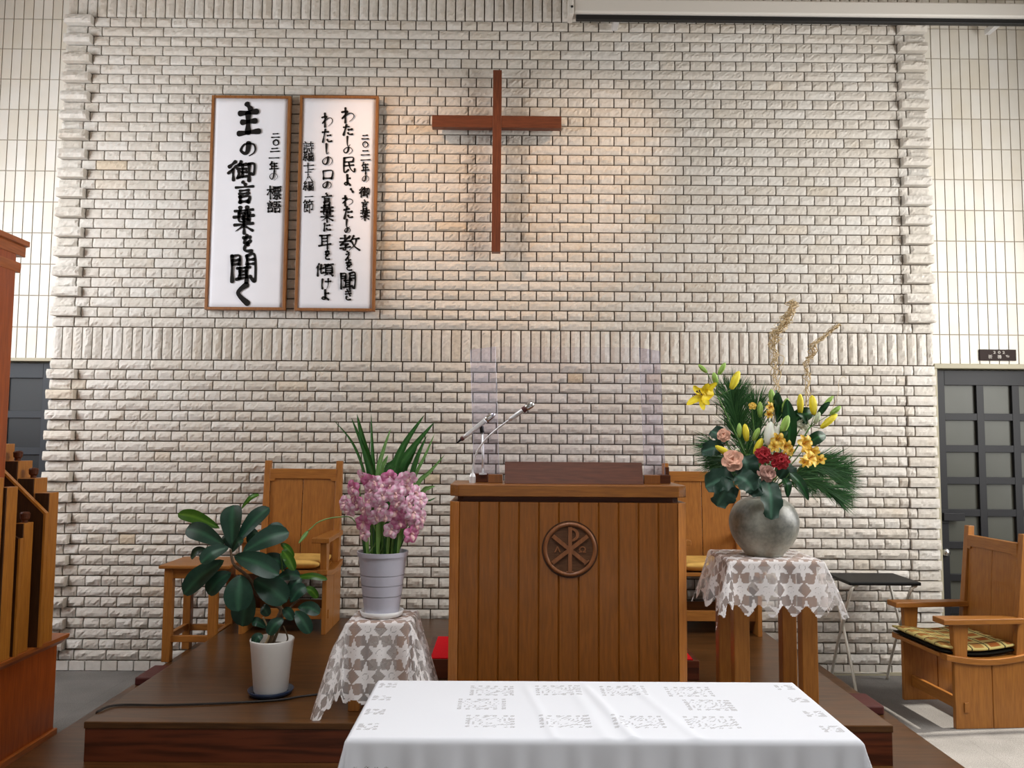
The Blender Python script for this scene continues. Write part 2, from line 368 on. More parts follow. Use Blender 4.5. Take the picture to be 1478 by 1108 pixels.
# ------------------------------------------------------------------ the room
YW = 5.70                                        # face of the brick wall
XA, XB = -3.205, 3.03                            # its two ends
Z_TOP, Z_MT, Z_MB = 4.637, 2.372, 2.143          # top soldier row bottom, middle soldier row top and bottom
wall = MB()
wall.cur = 1; wall.t = 0.5
wall.box(XA+0.012, XB-0.012, YW+0.016, YW+0.13, 0, ZC)
wall.cur = 0
def split_brick(x0, x1, z0, z1, y, relief, vertical=False, depth=0.03, tone=None):
    """one split-faced brick: pitched edges, a wandering ridge, a rough broken face"""
    L, Hh = (z1-z0, x1-x0) if vertical else (x1-x0, z1-z0)
    nu = max(5, int(round(L/0.017))); prof = [0.0, 0.16, 0.42, 0.68, 0.88, 1.0]
    nv = len(prof)
    ridge = rng.uniform(0.25, 0.62); vs = []
    ph = rng.uniform(0, 6.28, 2); amp = relief*rng.uniform(0.6, 1.25); tilt = rng.normal(0, 0.22)
    for i in range(nu+1):
        u = i/nu
        r = min(0.78, max(0.2, ridge + 0.15*math.sin(ph[0]+u*L*42)+rng.normal(0, 0.06)))
        e = min(1.0, min(u, 1-u)*L/0.012)
        for j in range(nv):
            w = prof[j]
            d = (w/r if w < r else (1-w)/(1-r))
            d = (0.12+0.88*d) if 0 < j < nv-1 else 0.10
            d *= (0.45+0.55*e)*(1+tilt*(u-0.5))
            h = max(0.0, amp*d + (rng.normal(0, 0.0013) if 0 < j < nv-1 else 0))
            uu = u*L; ww = w*Hh
            if vertical: vs.append((x0+ww, y-h, z1-uu))
            else: vs.append((x0+uu, y-h, z0+ww))
    fs = []
    for i in range(nu):
        for j in range(nv-1):
            a = i*nv+j; q = (a, a+nv, a+nv+1, a+1)
            fs.append(q if not vertical else q[::-1] if False else (a, a+1, a+nv+1, a+nv)[::-1])
    # sides back to the wall
    rim = [i*nv for i in range(nu+1)]+[nu*nv+j for j in range(1, nv)]+[i*nv+nv-1 for i in range(nu-1, -1, -1)]+[j for j in range(nv-2, 0, -1)]
    nb = len(vs); vs += [(vs[k][0], y+depth, vs[k][2]) for k in rim]
    m = len(rim); fs += [(rim[(i+1) % m], rim[i], nb+i, nb+(i+1) % m) for i in range(m)]
    t = float(np.clip(rng.beta(2.2, 1.8), 0, 1)) if tone is None else tone
    wall.add(vs, fs, [t]*len(vs))
J = 0.0088                                       # joint
SP, HP = 0.2217, 0.11085
x_ref = aty(898, 470, YW).x                      # a stretcher joint the bond is set out from
def course(z0, z1, header, relief, cap=True):
    pitch = HP if header else SP
    first = x_ref - pitch*math.ceil((x_ref-XA)/pitch) + (HP/2 if header else 0)
    lo, hi = XA+(0.195 if header else 0.150), XB-(0.205 if header else 0.150)
    x = first - pitch
    edges = [lo]
    while x < hi:
        if x > lo+0.045 and x < hi-0.045: edges.append(x)
        x += pitch
    edges.append(hi)
    jx = J/2
    for a, b in zip(edges[:-1], edges[1:]): split_brick(a+jx, b-jx, z0+J/2, z1-J/2, YW, relief)
    yq = YW-0.048 if header else YW-0.004       # corner bricks stand proud in every second course
    rq = 0.021
    for a, b in ((XA, lo-jx), (hi+jx, XB)):
        mid = (a+b)/2+rng.uniform(-0.02, 0.02)
        low = a > 0 and z1 < Z_MT
        split_brick(a, b, z0+J/2, z1-J/2, YW-0.020 if low and header else yq, 0.010 if low else rq, depth=0.07 if low else 0.04+YW-yq)
for k in range(32):
    h = (Z_TOP-Z_MT)/32; z1 = Z_TOP-k*h
    course(z1-h, z1, k % 2 == 0, 0.011+0.004*max(0, k-22)/9)
for k in range(30):
    h = Z_MB/30; z1 = Z_MB-k*h
    if k < 29: course(z1-h, z1, k % 2 == 1, 0.017)
    else:                                        # smooth bottom row
        x = XA
        while x < XB-0.03:
            wall.t = float(rng.uniform(0.45, 0.9)); wall.box(x+J/2, min(x+HP, XB)-J/2, YW-0.006, YW+0.02, z1-h+J/2, z1-J/2); x += HP
def soldiers(z0, z1):
    x = XA; p = 0.0703
    while x < XB-0.02:
        split_brick(x+J/2, min(x+p, XB)-J/2, z0+J/2, z1-J/2, YW, 0.015, vertical=True); x += p
soldiers(Z_MB, Z_MT); soldiers(Z_TOP, Z_TOP+0.2266); soldiers(Z_TOP+0.2266, Z_TOP+0.4532)
struct(wall.build('wall_back', [M['brick'], M['mortar']]))

# tiled walls either side of the brick, with a door opening in each
YT = YW+0.035
DZ = 2.128
def tiled(name, x0, x1, anchor, door):
    b = MB(); b.cur = 1
    d0, d1 = door
    b.box(x0, d0, YT+0.006, YT+0.12, 0, ZC); b.box(d1, x1, YT+0.006, YT+0.12, 0, ZC) if d1 < x1-0.01 else None
    b.box(d0, d1, YT+0.006, YT+0.12, DZ+0.03, ZC)
    b.cur = 0; p, rh = 0.0703, (Z_TOP-Z_MT)/10
    rows = [Z_MB]+[Z_MT+k*rh for k in range(0, 13)]
    i0 = math.floor((x0-anchor)/p); 
    for zi in range(len(rows)-1):
        k = i0
        while anchor+k*p < x1:
            a, c = max(x0, anchor+k*p), min(x1, anchor+(k+1)*p); k += 1
            if c-a < 0.02: continue
            b.t = float(rng.uniform(0, 1))
            b.box(a+0.0035, c-0.0035, YT, YT+0.02, rows[zi]+0.004, min(rows[zi+1], ZC)-0.004)
    z = Z_MB
    while z > 0.05:
        k = i0
        while anchor+k*p < x1:
            a, c = max(x0, anchor+k*p), min(x1, anchor+(k+1)*p); k += 1
            if c-a < 0.02 or (c > d0 and a < d1): continue
            b.t = float(rng.uniform(0, 1)); b.box(a+0.0035, c-0.0035, YT, YT+0.02, max(0, z-rh)+0.004, z-0.004)
        z -= rh
    return struct(b.build(name, [M['tile'], M['grout']], bevel=0))
tiled('wall_back_left', XL, XA+0.02, XA+0.01, (-4.32, XA+0.02))
tiled('wall_back_right', XB-0.02, XR, XB-0.005, (XB-0.02, 4.26))

def panel_door(name, x0, x1, y, paint, glass, cols, rows, hinge):
    """glazed grid door standing in its opening: stiles, rails, glazing, lever"""
    d = struct(BOX(name, paint, None, x0, x0+0.075, y, y+0.045, 0.01, DZ-0.01, 0.002))
    BOX('stile', paint, d, x1-0.075, x1, y, y+0.045, 0.01, DZ-0.01, 0.002)
    BOX('rail', paint, d, x0+0.075, x1-0.075, y, y+0.045, DZ-0.115, DZ-0.01, 0.002)
    zt = DZ-0.115; px = (x1-x0-0.15)/cols; pz = (zt-0.2)/rows
    BOX('rail', paint, d, x0+0.075, x1-0.075, y, y+0.045, 0.01, 0.2, 0.002)
    for c in range(1, cols): BOX('muntin', paint, d, x0+0.075+c*px-0.026, x0+0.075+c*px+0.026, y+0.004, y+0.04, 0.2, zt, 0.002)
    for r in range(1, rows): BOX('rail', paint, d, x0+0.075, x1-0.075, y+0.006, y+0.042, 0.2+r*pz-0.025, 0.2+r*pz+0.025, 0.002)
    struct(BOX('glazing', glass, d, x0+0.075, x1-0.075, y+0.028, y+0.034, 0.2, zt, 0))
    return d
dl = panel_door('door_1', -4.22, -3.225, YW+0.075, M['doorpaint'], M['frost_dark'], 3, 7, 1)
dr = panel_door('door_2', 3.062, 4.235, YW+0.070, M['doorpaint2'], M['frost'], 4, 8, 0)
hp = aty(1366, 797, YW+0.05)
kn = MB(); kn.lathe([(0.0, 0), (0.028, 0.004), (0.03, 0.02), (0.022, 0.034), (0.0, 0.04)], (hp.x, YW+0.070, hp.z), 20, axis=(0, -1, 0))
kn.build('door_knob', M['chrome'], dr, smooth=True)
lt = MB(); z_l = aty(1380, 745, YW+0.05).z
lt.box(hp.x-0.03, hp.x+0.03, YW+0.055, YW+0.0705, z_l-0.05, z_l+0.05); lt.box(hp.x-0.02, hp.x+0.13, YW+0.03, YW+0.056, z_l-0.03, z_l+0.025)
lt.build('door_latch', M['doorpaint2'], dr, 0.003)
struct(BOX('trim_1', M['lintel'], None, 3.04, 4.26, YW+0.012, YW+0.12, DZ, DZ+0.034, 0.002))
struct(BOX('trim_2', M['lintel'], None, -4.32, -3.21, YW+0.012, YW+0.12, DZ, DZ+0.022, 0.002))
struct(BOX('trim_3', M['black'], None, -3.228, -3.200, YW+0.018, YW+0.13, 0, DZ, 0.001))
struct(BOX('trim_4', M['lintel'], None, 3.026, 3.062, YW+0.022, YW+0.13, 0, DZ, 0.001))
struct(BOX('trim_5', M['doorpaint'], None, -4.32, -4.22, YW+0.05, YW+0.13, 0, DZ, 0.001))
struct(BOX('baseboard_back', M['lintel'], None, 1.99, XB, YW-0.016, YW-0.006, 0, 0.022, 0.001))
# shell
struct(BOX('floor', M['carpet'], None, XL, XR, YR, YW+0.2, -0.1, 0, 0))
struct(BOX('ceiling', M['ceiling'], None, XL, XR, YR, YW+0.2, ZC, ZC+0.1, 0))
struct(BOX('wall_left', M['plaster'], None, XL-0.1, XL, YR, YW+0.2, 0, ZC, 0))
struct(BOX('wall_rear', M['plaster'], None, XL, XR, YR-0.1, YR, 0, ZC, 0))
struct(BOX('wall_behind_doors', M['plaster'], None, XL, XR, YW+0.2, YW+0.3, 0, ZC, 0))
wr = MB(); wy0, wy1, wz0, wz1 = 4.25, 5.35, 0.62, 1.62
wr.box(XR, XR+0.1, YR, wy0, 0, ZC); wr.box(XR, XR+0.1, wy1, YW+0.2, 0, ZC)
wr.box(XR, XR+0.1, wy0, wy1, 0, wz0); wr.box(XR, XR+0.1, wy0, wy1, wz1, ZC)
struct(wr.build('wall_right', M['plaster']))
wf = MB()
for a in (wy0, (wy0+wy1)/2-0.02, wy1-0.04): wf.box(XR+0.02, XR+0.07, a, a+0.04, wz0, wz1)
wf.box(XR+0.02, XR+0.07, wy0, wy1, wz0, wz0+0.04); wf.box(XR+0.02, XR+0.07, wy0, wy1, wz1-0.04, wz1)
struct(wf.build('window_1', M['white_case'], None, 0.002))

# ------------------------------------------------------------------ the two-tier platform
ZP, ZL = 0.369, 0.20
PX0, PX1, PY = -1.805, 1.685, 3.592
pf = thing('platform', 'dark polished wooden platform of two tiers in front of the brick wall', 'platform', (0, 4.6, 0))
BOX('top_board', M['deck'], pf, PX0, PX1, PY, YW-0.02, ZP-0.03, ZP, 0.004, world=True)
BOX('riser', M['riser'], pf, PX0+0.004, PX1-0.004, PY+0.004, YW-0.03, ZL, ZP-0.03, 0.002, world=True)
BOX('step', M['deck'], pf, -2.10, 1.985, 3.18, YW-0.02, 0, ZL, 0.004, world=True)
def flat_pad(label, x0, x1, y0, y1):
    t = BOX('flat_pad', M['maroon'], None, x0, x1, y0, y1, ZL, ZL+0.045, 0.008); return tag(t, label, 'pad', 'dark red pads beside the platform')
p = atz(194, 984, ZL+0.02); flat_pad('dark red flat pad at the left edge of the platform, below the small wooden table', p.x, p.x+0.24, p.y, p.y+0.26)
p = atz(1277, 1026, ZL+0.02); flat_pad('dark red flat pad at the right edge of the platform, towards the armchair', p.x-0.26, p.x, p.y, p.y+0.22)

# ------------------------------------------------------------------ wall pieces
def wall_pt(px, py, y=YW-0.03): return aty(px, py, y)
# cross
c0, c1 = aty(712, 104, 5.62), aty(723, 365, 5.62); ca, cb = aty(624, 169.5, 5.62), aty(810, 186.5, 5.62)
cx = (aty(717, 104, 5.62).x+aty(717, 365, 5.62).x)/2; hw = 0.031
cr = thing('wall_cross', 'plain red brown wooden cross hung high on the brick wall', 'cross', (cx, 5.64, c1.z))
BOX('upright', M['crosswood'], cr, cx-hw, cx+hw, 5.585, 5.647, c1.z, c0.z, 0.002, world=True)
BOX('crossbeam', M['crosswood_x'], cr, ca.x, cb.x, 5.588, 5.644, aty(717, 186.5, 5.62).z, aty(717, 169.5, 5.62).z, 0.002, world=True)
BOX('wall_bracket', M['black'], cr, cx-0.02, cx+0.02, 5.64, 5.70, c0.z-0.5, c0.z-0.4, 0, world=True)

# sign over the right door
s0, s1 = aty(1413.5, 504, YT-0.01), aty(1467, 520.5, YT-0.01)
def glyph_mesh(mb, text, size, place, offset=0.0):
    """outlines of the built-in font as filled flat mesh; place(x, y) maps em units to world points"""
    c = bpy.data.curves.new('t', 'FONT'); c.body = text; c.size = 1; c.offset = offset
    o = bpy.data.objects.new('t', c); COL.objects.link(o)
    dg = bpy.context.evaluated_depsgraph_get(); me = bpy.data.meshes.new_from_object(o.evaluated_get(dg))
    xs = [v.co.x for v in me.vertices]; ys = [v.co.y for v in me.vertices]
    x0, x1, y0, y1 = min(xs), max(xs), min(ys), max(ys)
    mb.add([place((v.co.x-x0)/(x1-x0), (v.co.y-y0)/(y1-y0)) for v in me.vertices], [tuple(f.vertices) for f in me.polygons])
    bpy.data.objects.remove(o); bpy.data.curves.remove(c); bpy.data.meshes.remove(me)
sg = BOX('room_sign', M['plaque'], None, s0.x, s1.x, YT-0.012, YT, s1.z, s0.z, 0.002); tag(sg, 'small dark brown room number plaque on the tiles above the right door', 'sign')
lm = None; sw, sh = s1.x-s0.x, s0.z-s1.z
def put(lm, ch, u0, u1, v0, v1):
    glyph_mesh(lm, ch, 1, lambda a, b: (s0.x+sw*(u0+(u1-u0)*a), YT-0.0135, s1.z+sh*(v0+(v1-v0)*b)), 0.01)
for ch, u in (('2', 0.37), ('0', 0.50), ('2', 0.62), ('祈', 0.23), ('祷', 0.48), ('室', 0.71)):
    lm = MB(); put(lm, ch, u, u+(0.065 if ch in '02' else 0.11), *((0.62, 0.85) if ch in '02' else (0.17, 0.52))); lm.build('lettering', M['plaque_ink'], sg)

# projection screen case below the ceiling
e0 = aty(828, 20, 5.36); e1x = 3.75; zb = e0.z
sc = thing('projection_screen', 'long white roll-up projection screen case hung at the top of the wall', 'screen', (e0.x, 5.42, zb))
BOX('case', M['white_case'], sc, e0.x, e1x, 5.36, 5.47, zb+0.012, zb+0.115, 0.012, world=True)
BOX('end_cap', M['white_case'], sc, e0.x-0.035, e0.x, 5.35, 5.48, zb-0.006, zb+0.125, 0.008, world=True)
BOX('slat_bar', M['black'], sc, e0.x+0.02, e1x, 5.385, 5.425, zb-0.022, zb+0.012, 0.004, world=True)
for hx in (e0.x+0.3, e1x-0.3): BOX('wall_bracket', M['steel'], sc, hx, hx+0.04, 5.47, 5.662, zb+0.04, zb+0.08, 0.002, world=True)
bl = MB(); bl.lathe([(0.0, 0), (0.008, 0), (0.008, 0.006), (0, 0.006)], (e0.x-0.012, 5.35, zb+0.045), 12, axis=(0, -1, 0)); bl.build('screw', M['black'], sc, world=True)

# ------------------------------------------------------------------ calligraphy banners
INK = {
'主':"46,2 56,14|14,30 86,23|24,55 78,50|52,28 50,86|8,90 94,84", 'の':"54,18 48,58 32,80 15,66 14,46 28,26 52,16 76,24 88,48 78,74 54,92t",
'御':"26,4 4,30|28,26 2,60|17,44 18,96|46,4 36,22|40,20 62,18|34,40 64,38|50,20 50,78|50,56 64,54|38,52 38,80|32,86 66,76|72,18 92,16 90,66 80,62|74,18 74,98",
'言':"46,1 54,12|8,27 92,19|28,41 72,38|28,55 72,52|28,69 30,97|28,69 74,67 70,94|30,93 70,91",
'葉':"8,14 92,10|32,2 33,22|66,0 64,22|6,37 94,31|28,24 30,54 76,52|50,24 50,44|72,22 70,44|50,44 70,43|8,67 92,62|50,54 50,98|46,70 12,90t|54,70 90,88",
'を':"24,18 70,14|50,2 26,46 48,40 52,58|78,32 34,62 30,84 50,92 84,90", '聞':"12,8 12,96|12,10 38,8 37,38|14,23 36,22|14,37 36,36|62,8 62,38|62,8 90,6 90,90 78,86|64,21 88,20|64,36 88,35|30,50 72,47|38,50 38,84|62,48 62,98|39,61 62,60|39,72 62,71|26,88 74,80",
'く':"70,2 24,48 76,97", '二':"22,28 78,24|8,78 92,72", '〇':"50,10 20,26 12,52 26,82 52,90 80,76 88,48 74,20 50,10", '一':"4,56 96,44",
'年':"30,2 14,30|24,20 84,16|26,44 80,42|28,42 28,66|6,69 96,65|56,18 56,99",
'標':"4,30 42,26|24,4 24,97|22,32 4,66|28,40 40,54|46,10 97,8|50,22 50,42|50,22 92,20 90,40|64,10 64,40|78,10 78,40|52,40 90,39|56,54 86,52|46,67 97,65|71,66 71,98 62,92|58,76 48,92|84,76 94,90",
'語':"20,2 25,10|4,20 42,17|10,34 36,32|10,46 36,44|10,60 11,92|10,60 38,58 36,90|12,88 36,86|52,10 94,8|70,10 66,44|54,28 88,26 84,46|46,48 98,45|58,62 60,96|58,62 90,60 88,94|60,92 88,90",
'わ':"32,2 32,97|8,29 46,24 10,72 60,34 86,42 88,66 58,92t", 'た':"12,24 60,19|38,3 14,90|54,46 86,42|52,72 64,86 92,82", 'し':"36,2 34,66 48,92 86,74t",
'民':"18,10 82,8 80,33|20,12 20,92 50,80|22,34 80,32|20,56 88,52|52,34 64,70 92,92 95,74", 'よ':"54,36 86,32|52,3 52,78 32,92 16,80 34,70 60,78 86,93", '、':"30,20 70,80",
'教':"8,22 50,18|30,4 29,40|4,42 58,36|52,8 8,66|18,58 46,54 32,68|32,66 33,92 22,90|6,82 54,74|72,4 56,40|64,26 96,22|84,28 76,62 48,96t|62,44 76,70 99,94",
'え':"42,3 60,14|22,34 74,30 20,92|46,62 58,66 60,90 92,90", 'き':"18,22 78,14|16,42 84,34|36,2 72,62|30,66 26,84 44,95 74,93",
'口':"16,20 18,88|16,20 86,16 80,86|18,82 80,80", 'に':"22,8 18,92|48,26 86,24|44,66 56,82 92,80",
'耳':"10,12 90,8|28,12 28,74|70,10 70,99|30,32 68,30|30,52 68,50|4,81 97,68",
'傾':"22,4 4,40t|16,26 15,97|34,12 33,76 48,70|28,46 48,36|52,10 99,8|74,10 68,22|58,24 58,74|58,24 92,22 92,74|60,40 92,39|60,56 92,55|58,72 92,71|66,78 50,97t|82,78 97,95",
'け':"20,8 15,60 20,92|44,28 92,24|72,3 72,60 56,97t", '詩':"20,2 25,10|4,20 42,17|10,34 36,32|10,46 36,44|10,60 11,92|10,60 38,58 36,90|12,88 36,86|50,20 94,17|72,4 72,36|44,38 98,35|46,58 97,55|80,46 80,97 70,90|58,68 66,80",
'編':"24,2 8,24 26,26|34,16 8,48 38,44|22,48 22,94|10,60 4,82|32,58 40,76|50,8 94,6|54,20 92,18 90,36|54,20 52,60 44,95t|56,36 90,35|56,50 56,97|56,50 94,48 93,95|68,50 68,90|80,50 80,90|57,70 92,69",
'七':"6,45 94,34|44,4 44,80 60,92 92,88", '十':"6,46 94,42|50,3 50,98", '八':"38,20 8,92t|56,14 94,92",
'節':"20,2 6,22|16,14 42,12|28,14 34,24|62,2 50,22|60,14 92,12|74,14 82,24|14,34 14,92 40,80|14,34 44,33 43,60|16,46 42,46|16,60 42,59|32,72 46,88|60,36 90,34 88,76 78,72|60,36 60,99"}
def brush(mb, ch, x0, x1, y0, y1, w, to_world):
    """one brushed character inside the pixel-free box; w = brush width in box units"""
    for si, st in enumerate(INK[ch].split('|')):
        taper = st.endswith('t'); pts = [tuple(float(q) for q in p.split(',')) for p in st.rstrip('t').split(' ')]
        pts = [(x0+(x1-x0)*p[0]/100+rng.normal(0, w*0.06), y0+(y1-y0)*p[1]/100+rng.normal(0, w*0.06)) for p in pts]
        sm = smooth_path([(p[0], p[1], 0) for p in pts], 8) if len(pts) > 2 else [V((pts[0][0]+(pts[1][0]-pts[0][0])*k/8, pts[0][1]+(pts[1][1]-pts[0][1])*k/8, 0)) for k in range(9)]
        n = len(sm); L = sum((sm[i+1]-sm[i]).length for i in range(n-1)); W = w*rng.uniform(0.86, 1.14)
        if L < 2.2*w: W *= 1.15
        ring = []
        for i, p in enumerate(sm):
            t = i/(n-1); d = (sm[min(i+1, n-1)]-sm[max(i-1, 0)]); d = d.normalized() if d.length > 1e-9 else V((1, 0, 0))
            wd = 1.05-0.40*math.sin(PI*min(1, t*1.05))**1.5
            if taper: wd *= 1-0.82*t**1.4
            horiz = abs(d.x)
            ww = W/2*wd*(1.0-0.18*horiz)
            nrm = V((-d.y, d.x, 0))
            ring.append((p-nrm*ww, p+nrm*ww, p, d, ww))
        vs = []; 
        for a, b, *_ in ring: vs += [a, b]
        fs = [(2*i, 2*i+1, 2*i+3, 2*i+2) for i in range(n-1)]
        for e, sg_ in ((0, -1), (n-1, 1)):
            a, b, p, d, ww = ring[e]; base = len(vs); vs.append(p); nrm = V((-d.y, d.x, 0))
            for k in range(9):
                an = -PI/2+PI*k/8; vs.append(p+d*(sg_*ww*0.85*math.cos(an))+nrm*(ww*math.sin(an)))
            fs += [(base, base+1+k, base+2+k) for k in range(8)]
        mb.add([to_world(v.x, v.y) for v in vs], fs)
YB = YW-0.055
def banner(label, quad, columns):
    tl, trr, br, bl_ = [aty(*q, YB) for q in quad]
    x0, x1 = (tl.x+bl_.x)/2, (trr.x+br.x)/2; z1, z0 = (tl.z+trr.z)/2, (bl_.z+br.z)/2
    t = thing('calligraphy_banner', label, 'banner', (x0, YB, z0), group='calligraphy banners on the brick wall')
    fw = 0.019
    for nm, a in (('frame', (x0, x0+fw, z0, z1)), ('frame', (x1-fw, x1, z0, z1)), ('frame', (x0+fw, x1-fw, z1-fw, z1)), ('frame', (x0+fw, x1-fw, z0, z0+fw))):
        BOX(nm, M['frame'], t, a[0], a[1], YB-0.004, YW-0.018, a[2], a[3], 0.002, world=True)
    g = MB(); nx, nz = 14, 36; vs = []; fs = []
    for j in range(nz+1):
        for i in range(nx+1):
            u, v = i/nx, j/nz
            e = min(u, 1-u, v*2.5, (1-v)*2.5); dy = 0.0022*math.sin(u*9+v*5+x0*7)*min(1, e*6)+rng.normal(0, 0.0007)*min(1, e*8)
            vs.append((x0+fw*0.8+(x1-x0-fw*1.6)*u, YB+0.006+dy, z0+fw*0.8+(z1-z0-fw*1.6)*v))
    for j in range(nz):
        for i in range(nx): a = j*(nx+1)+i; fs.append((a, a+1, a+nx+2, a+nx+1))
    g.add(vs, fs); g.build('paper', M['paper'], t, smooth=True, world=True, solid=0.001)
    for chars, wgt in columns:
        ink = MB()
        for ch, bx in chars:
            cx0, cx1, cy0, cy1 = bx; wgt_ = wgt if not isinstance(wgt, dict) else wgt[ch]
            if len(INK[ch]) > 200: wgt_ *= 0.72
            to = lambda a, b: (lambda q: (q.x, YB+0.0008, q.z))(aty(280+a/3.167, 120+b/3.167, YB))
            brush(ink, ch, cx0, cx1, cy0, cy1, wgt_*3.167, to)
        ink.build('lettering_column', M['ink'], t, world=True)
banner('left calligraphy banner with one column of bold black characters on white paper', ((307, 137), (420, 139), (411, 448), (294, 446)), [
 ([('主', (195, 300, 95, 245)), ('の', (203, 292, 262, 337)), ('御', (155, 287, 355, 447)), ('言', (183, 277, 452, 548)), ('葉', (177, 277, 566, 688)), ('を', (215, 272, 692, 775)), ('聞', (158, 291, 778, 912)), ('く', (180, 265, 918, 1008))], {'主': 9.0, 'の': 7.0, '御': 5.4, '言': 5.6, '葉': 5.4, 'を': 5.6, '聞': 5.4, 'く': 10.5}),
 ([('二', (352, 393, 222, 256)), ('〇', (357, 391, 256, 286)), ('二', (346, 391, 290, 320)), ('一', (341, 391, 334, 350)), ('年', (343, 386, 358, 407)), ('の', (341, 386, 404, 447)), ('標', (333, 398, 468, 532)), ('語', (333, 397, 538, 592))], 2.7)])
banner('right calligraphy banner with four columns of smaller black characters on white paper', ((433, 138), (546, 138), (541, 450), (425, 447)), [
 ([('二', (765, 800, 230, 262)), ('〇', (768, 798, 264, 296)), ('二', (761, 804, 299, 336)), ('一', (761, 806, 343, 358)), ('年', (764, 801, 361, 416)), ('の', (764, 804, 416, 456)), ('御', (756, 804, 474, 522)), ('言', (763, 798, 534, 577)), ('葉', (759, 804, 574, 627))], 2.4),
 ([('わ', (670, 737, 112, 182)), ('た', (678, 728, 188, 242)), ('し', (692, 718, 243, 292)), ('の', (678, 730, 286, 327)), ('民', (674, 737, 333, 412)), ('よ', (682, 718, 418, 468)), ('、', (710, 733, 478, 502)), ('わ', (673, 730, 513, 562)), ('た', (680, 727, 563, 622)), ('し', (690, 714, 622, 665)), ('の', (684, 717, 656, 688)), ('教', (662, 757, 693, 767)), ('え', (688, 718, 768, 812)), ('を', (688, 727, 813, 857)), ('聞', (663, 742, 863, 942)), ('き', (686, 724, 942, 992))], 3.3),
 ([('わ', (580, 638, 137, 202)), ('た', (582, 632, 208, 277)), ('し', (597, 618, 278, 327)), ('の', (581, 639, 328, 383)), ('口', (581, 640, 392, 444)), ('の', (583, 632, 443, 487)), ('言', (582, 632, 503, 562)), ('葉', (576, 640, 558, 637)), ('に', (588, 627, 638, 677)), ('耳', (568, 627, 688, 757)), ('を', (594, 624, 763, 808)), ('傾', (553, 637, 823, 882)), ('け', (578, 628, 893, 942)), ('よ', (578, 620, 943, 992))], 3.2),
 ([('詩', (498, 547, 266, 322)), ('編', (498, 547, 318, 357)), ('七', (498, 550, 363, 397)), ('十', (506, 537, 393, 422)), ('八', (508, 542, 423, 447)), ('編', (498, 547, 448, 492)), ('一', (506, 545, 508, 528)), ('節', (498, 547, 533, 592))], 2.0)])
# ------------------------------------------------------------------ pulpit, desk, shield, microphones
PYF = 3.80
l0, l1 = aty(649, 699, PYF), aty(993, 700.5, PYF); ltop = l0.z; PX_L, PX_R = l0.x, l1.x
lipb = aty(800, 717, PYF).z; bodyt = aty(800, 725, PYF).z
PYB = PYF+0.43
pu = thing('pulpit', 'broad wooden pulpit with planked front and carved round emblem', 'pulpit', ((PX_L+PX_R)/2, (PYF+PYB)/2, ZP))
def octo(x0, x1, y0, y1, c): return [(x0, y0+c), (x0+c, y0), (x1-c, y0), (x1, y0+c), (x1, y1), (x0, y1)]
MB().prism(octo(PX_L, PX_R, PYF, PYB, 0.042), lipb, ltop).build('top', M['pulpit_top'], pu, 0.003, world=True)
MB().prism(octo(PX_L+0.035, PX_R-0.035, PYF+0.035, PYB-0.03, 0.03), bodyt-0.01, lipb+0.002).build('neck', M['pulpit_dark'], pu, 0, world=True)
bm_ = MB(); b0, b1 = PX_L, PX_R
bm_.prism([(b0, PYF+0.045), (b0+0.045, PYF+0.004), (b0+0.045, PYF+0.05), (b0+0.03, PYF+0.06), (b0+0.03, PYB), (b0, PYB)], ZP, bodyt)
bm_.build('side_panel', M['pulpit_edge'], pu, 0.002, world=True)
bm_ = MB(); bm_.prism([(b1, PYF+0.045), (b1, PYB), (b1-0.03, PYB), (b1-0.03, PYF+0.06), (b1-0.045, PYF+0.05), (b1-0.045, PYF+0.004)], ZP, bodyt)
bm_.build('side_panel', M['pulpit_edge'], pu, 0.002, world=True)
fp = MB(); n = 11; pw = (b1-b0-0.09)/n; g = 0.005
for k in range(n):
    xa = b0+0.045+k*pw; xb = xa+pw
    fp.prism([(xa, PYF+0.012), (xa+g, PYF+0.006), (xb-g, PYF+0.006), (xb, PYF+0.012), (xb, PYF+0.04), (xa, PYF+0.04)], ZP, bodyt)
fp.build('front_panel', M['pulpit'], pu, 0, world=True)
BOX('back_panel', M['pulpit'], pu, b0+0.03, b1-0.03, PYB-0.02, PYB, ZP, bodyt-0.3, 0.002, world=True)
# carved emblem: ring, chi-rho, alpha and omega
em = aty(822.8, 792.8, PYF); R0 = 0.1265
eb = MB(); yf = PYF+0.006
eb.lathe([(0.0, -0.004), (R0+0.005, -0.004), (R0+0.005, 0.0006), (0, 0.0006)], (em.x, yf, em.z), 64, axis=(0, -1, 0))
emo = eb.build('emblem', M['pipe_front'], pu, 0, world=True)
rg = MB(); rg.lathe([(R0-0.020, 0.0), (R0-0.019, 0.007), (R0-0.012, 0.0105), (R0-0.006, 0.009), (R0-0.002, 0.003), (R0-0.002, 0.0)], (em.x, yf, em.z), 72, axis=(0, -1, 0))
rg.build('ring', M['emblem'], emo, smooth=True, world=True)
fl = MB(); fl.lathe([(0.0, 0.0015), (R0-0.019, 0.0015), (R0-0.019, 0.0), (0, 0)], (em.x, yf, em.z), 64, axis=(0, -1, 0)); fl.build('ground', M['emblem_ground'], emo, 0, world=True)
ch = MB(); yy0, yy1 = yf-0.0105, yf; nb_ = [0]
def bar(x0, z0, x1, z1, w0, w1):
    d = V((x1-x0, 0, z1-z0)).normalized(); nn = V((-d.z, 0, d.x))
    A = V((em.x+x0, 0, em.z+z0)); B = V((em.x+x1, 0, em.z+z1))
    ch.prism([(q.x, q.z) for q in (A-nn*w0, B-nn*w1, B+nn*w1, A+nn*w0)], yy0+0.0004*nb_[0], yy1, 'Y'); nb_[0] += 1
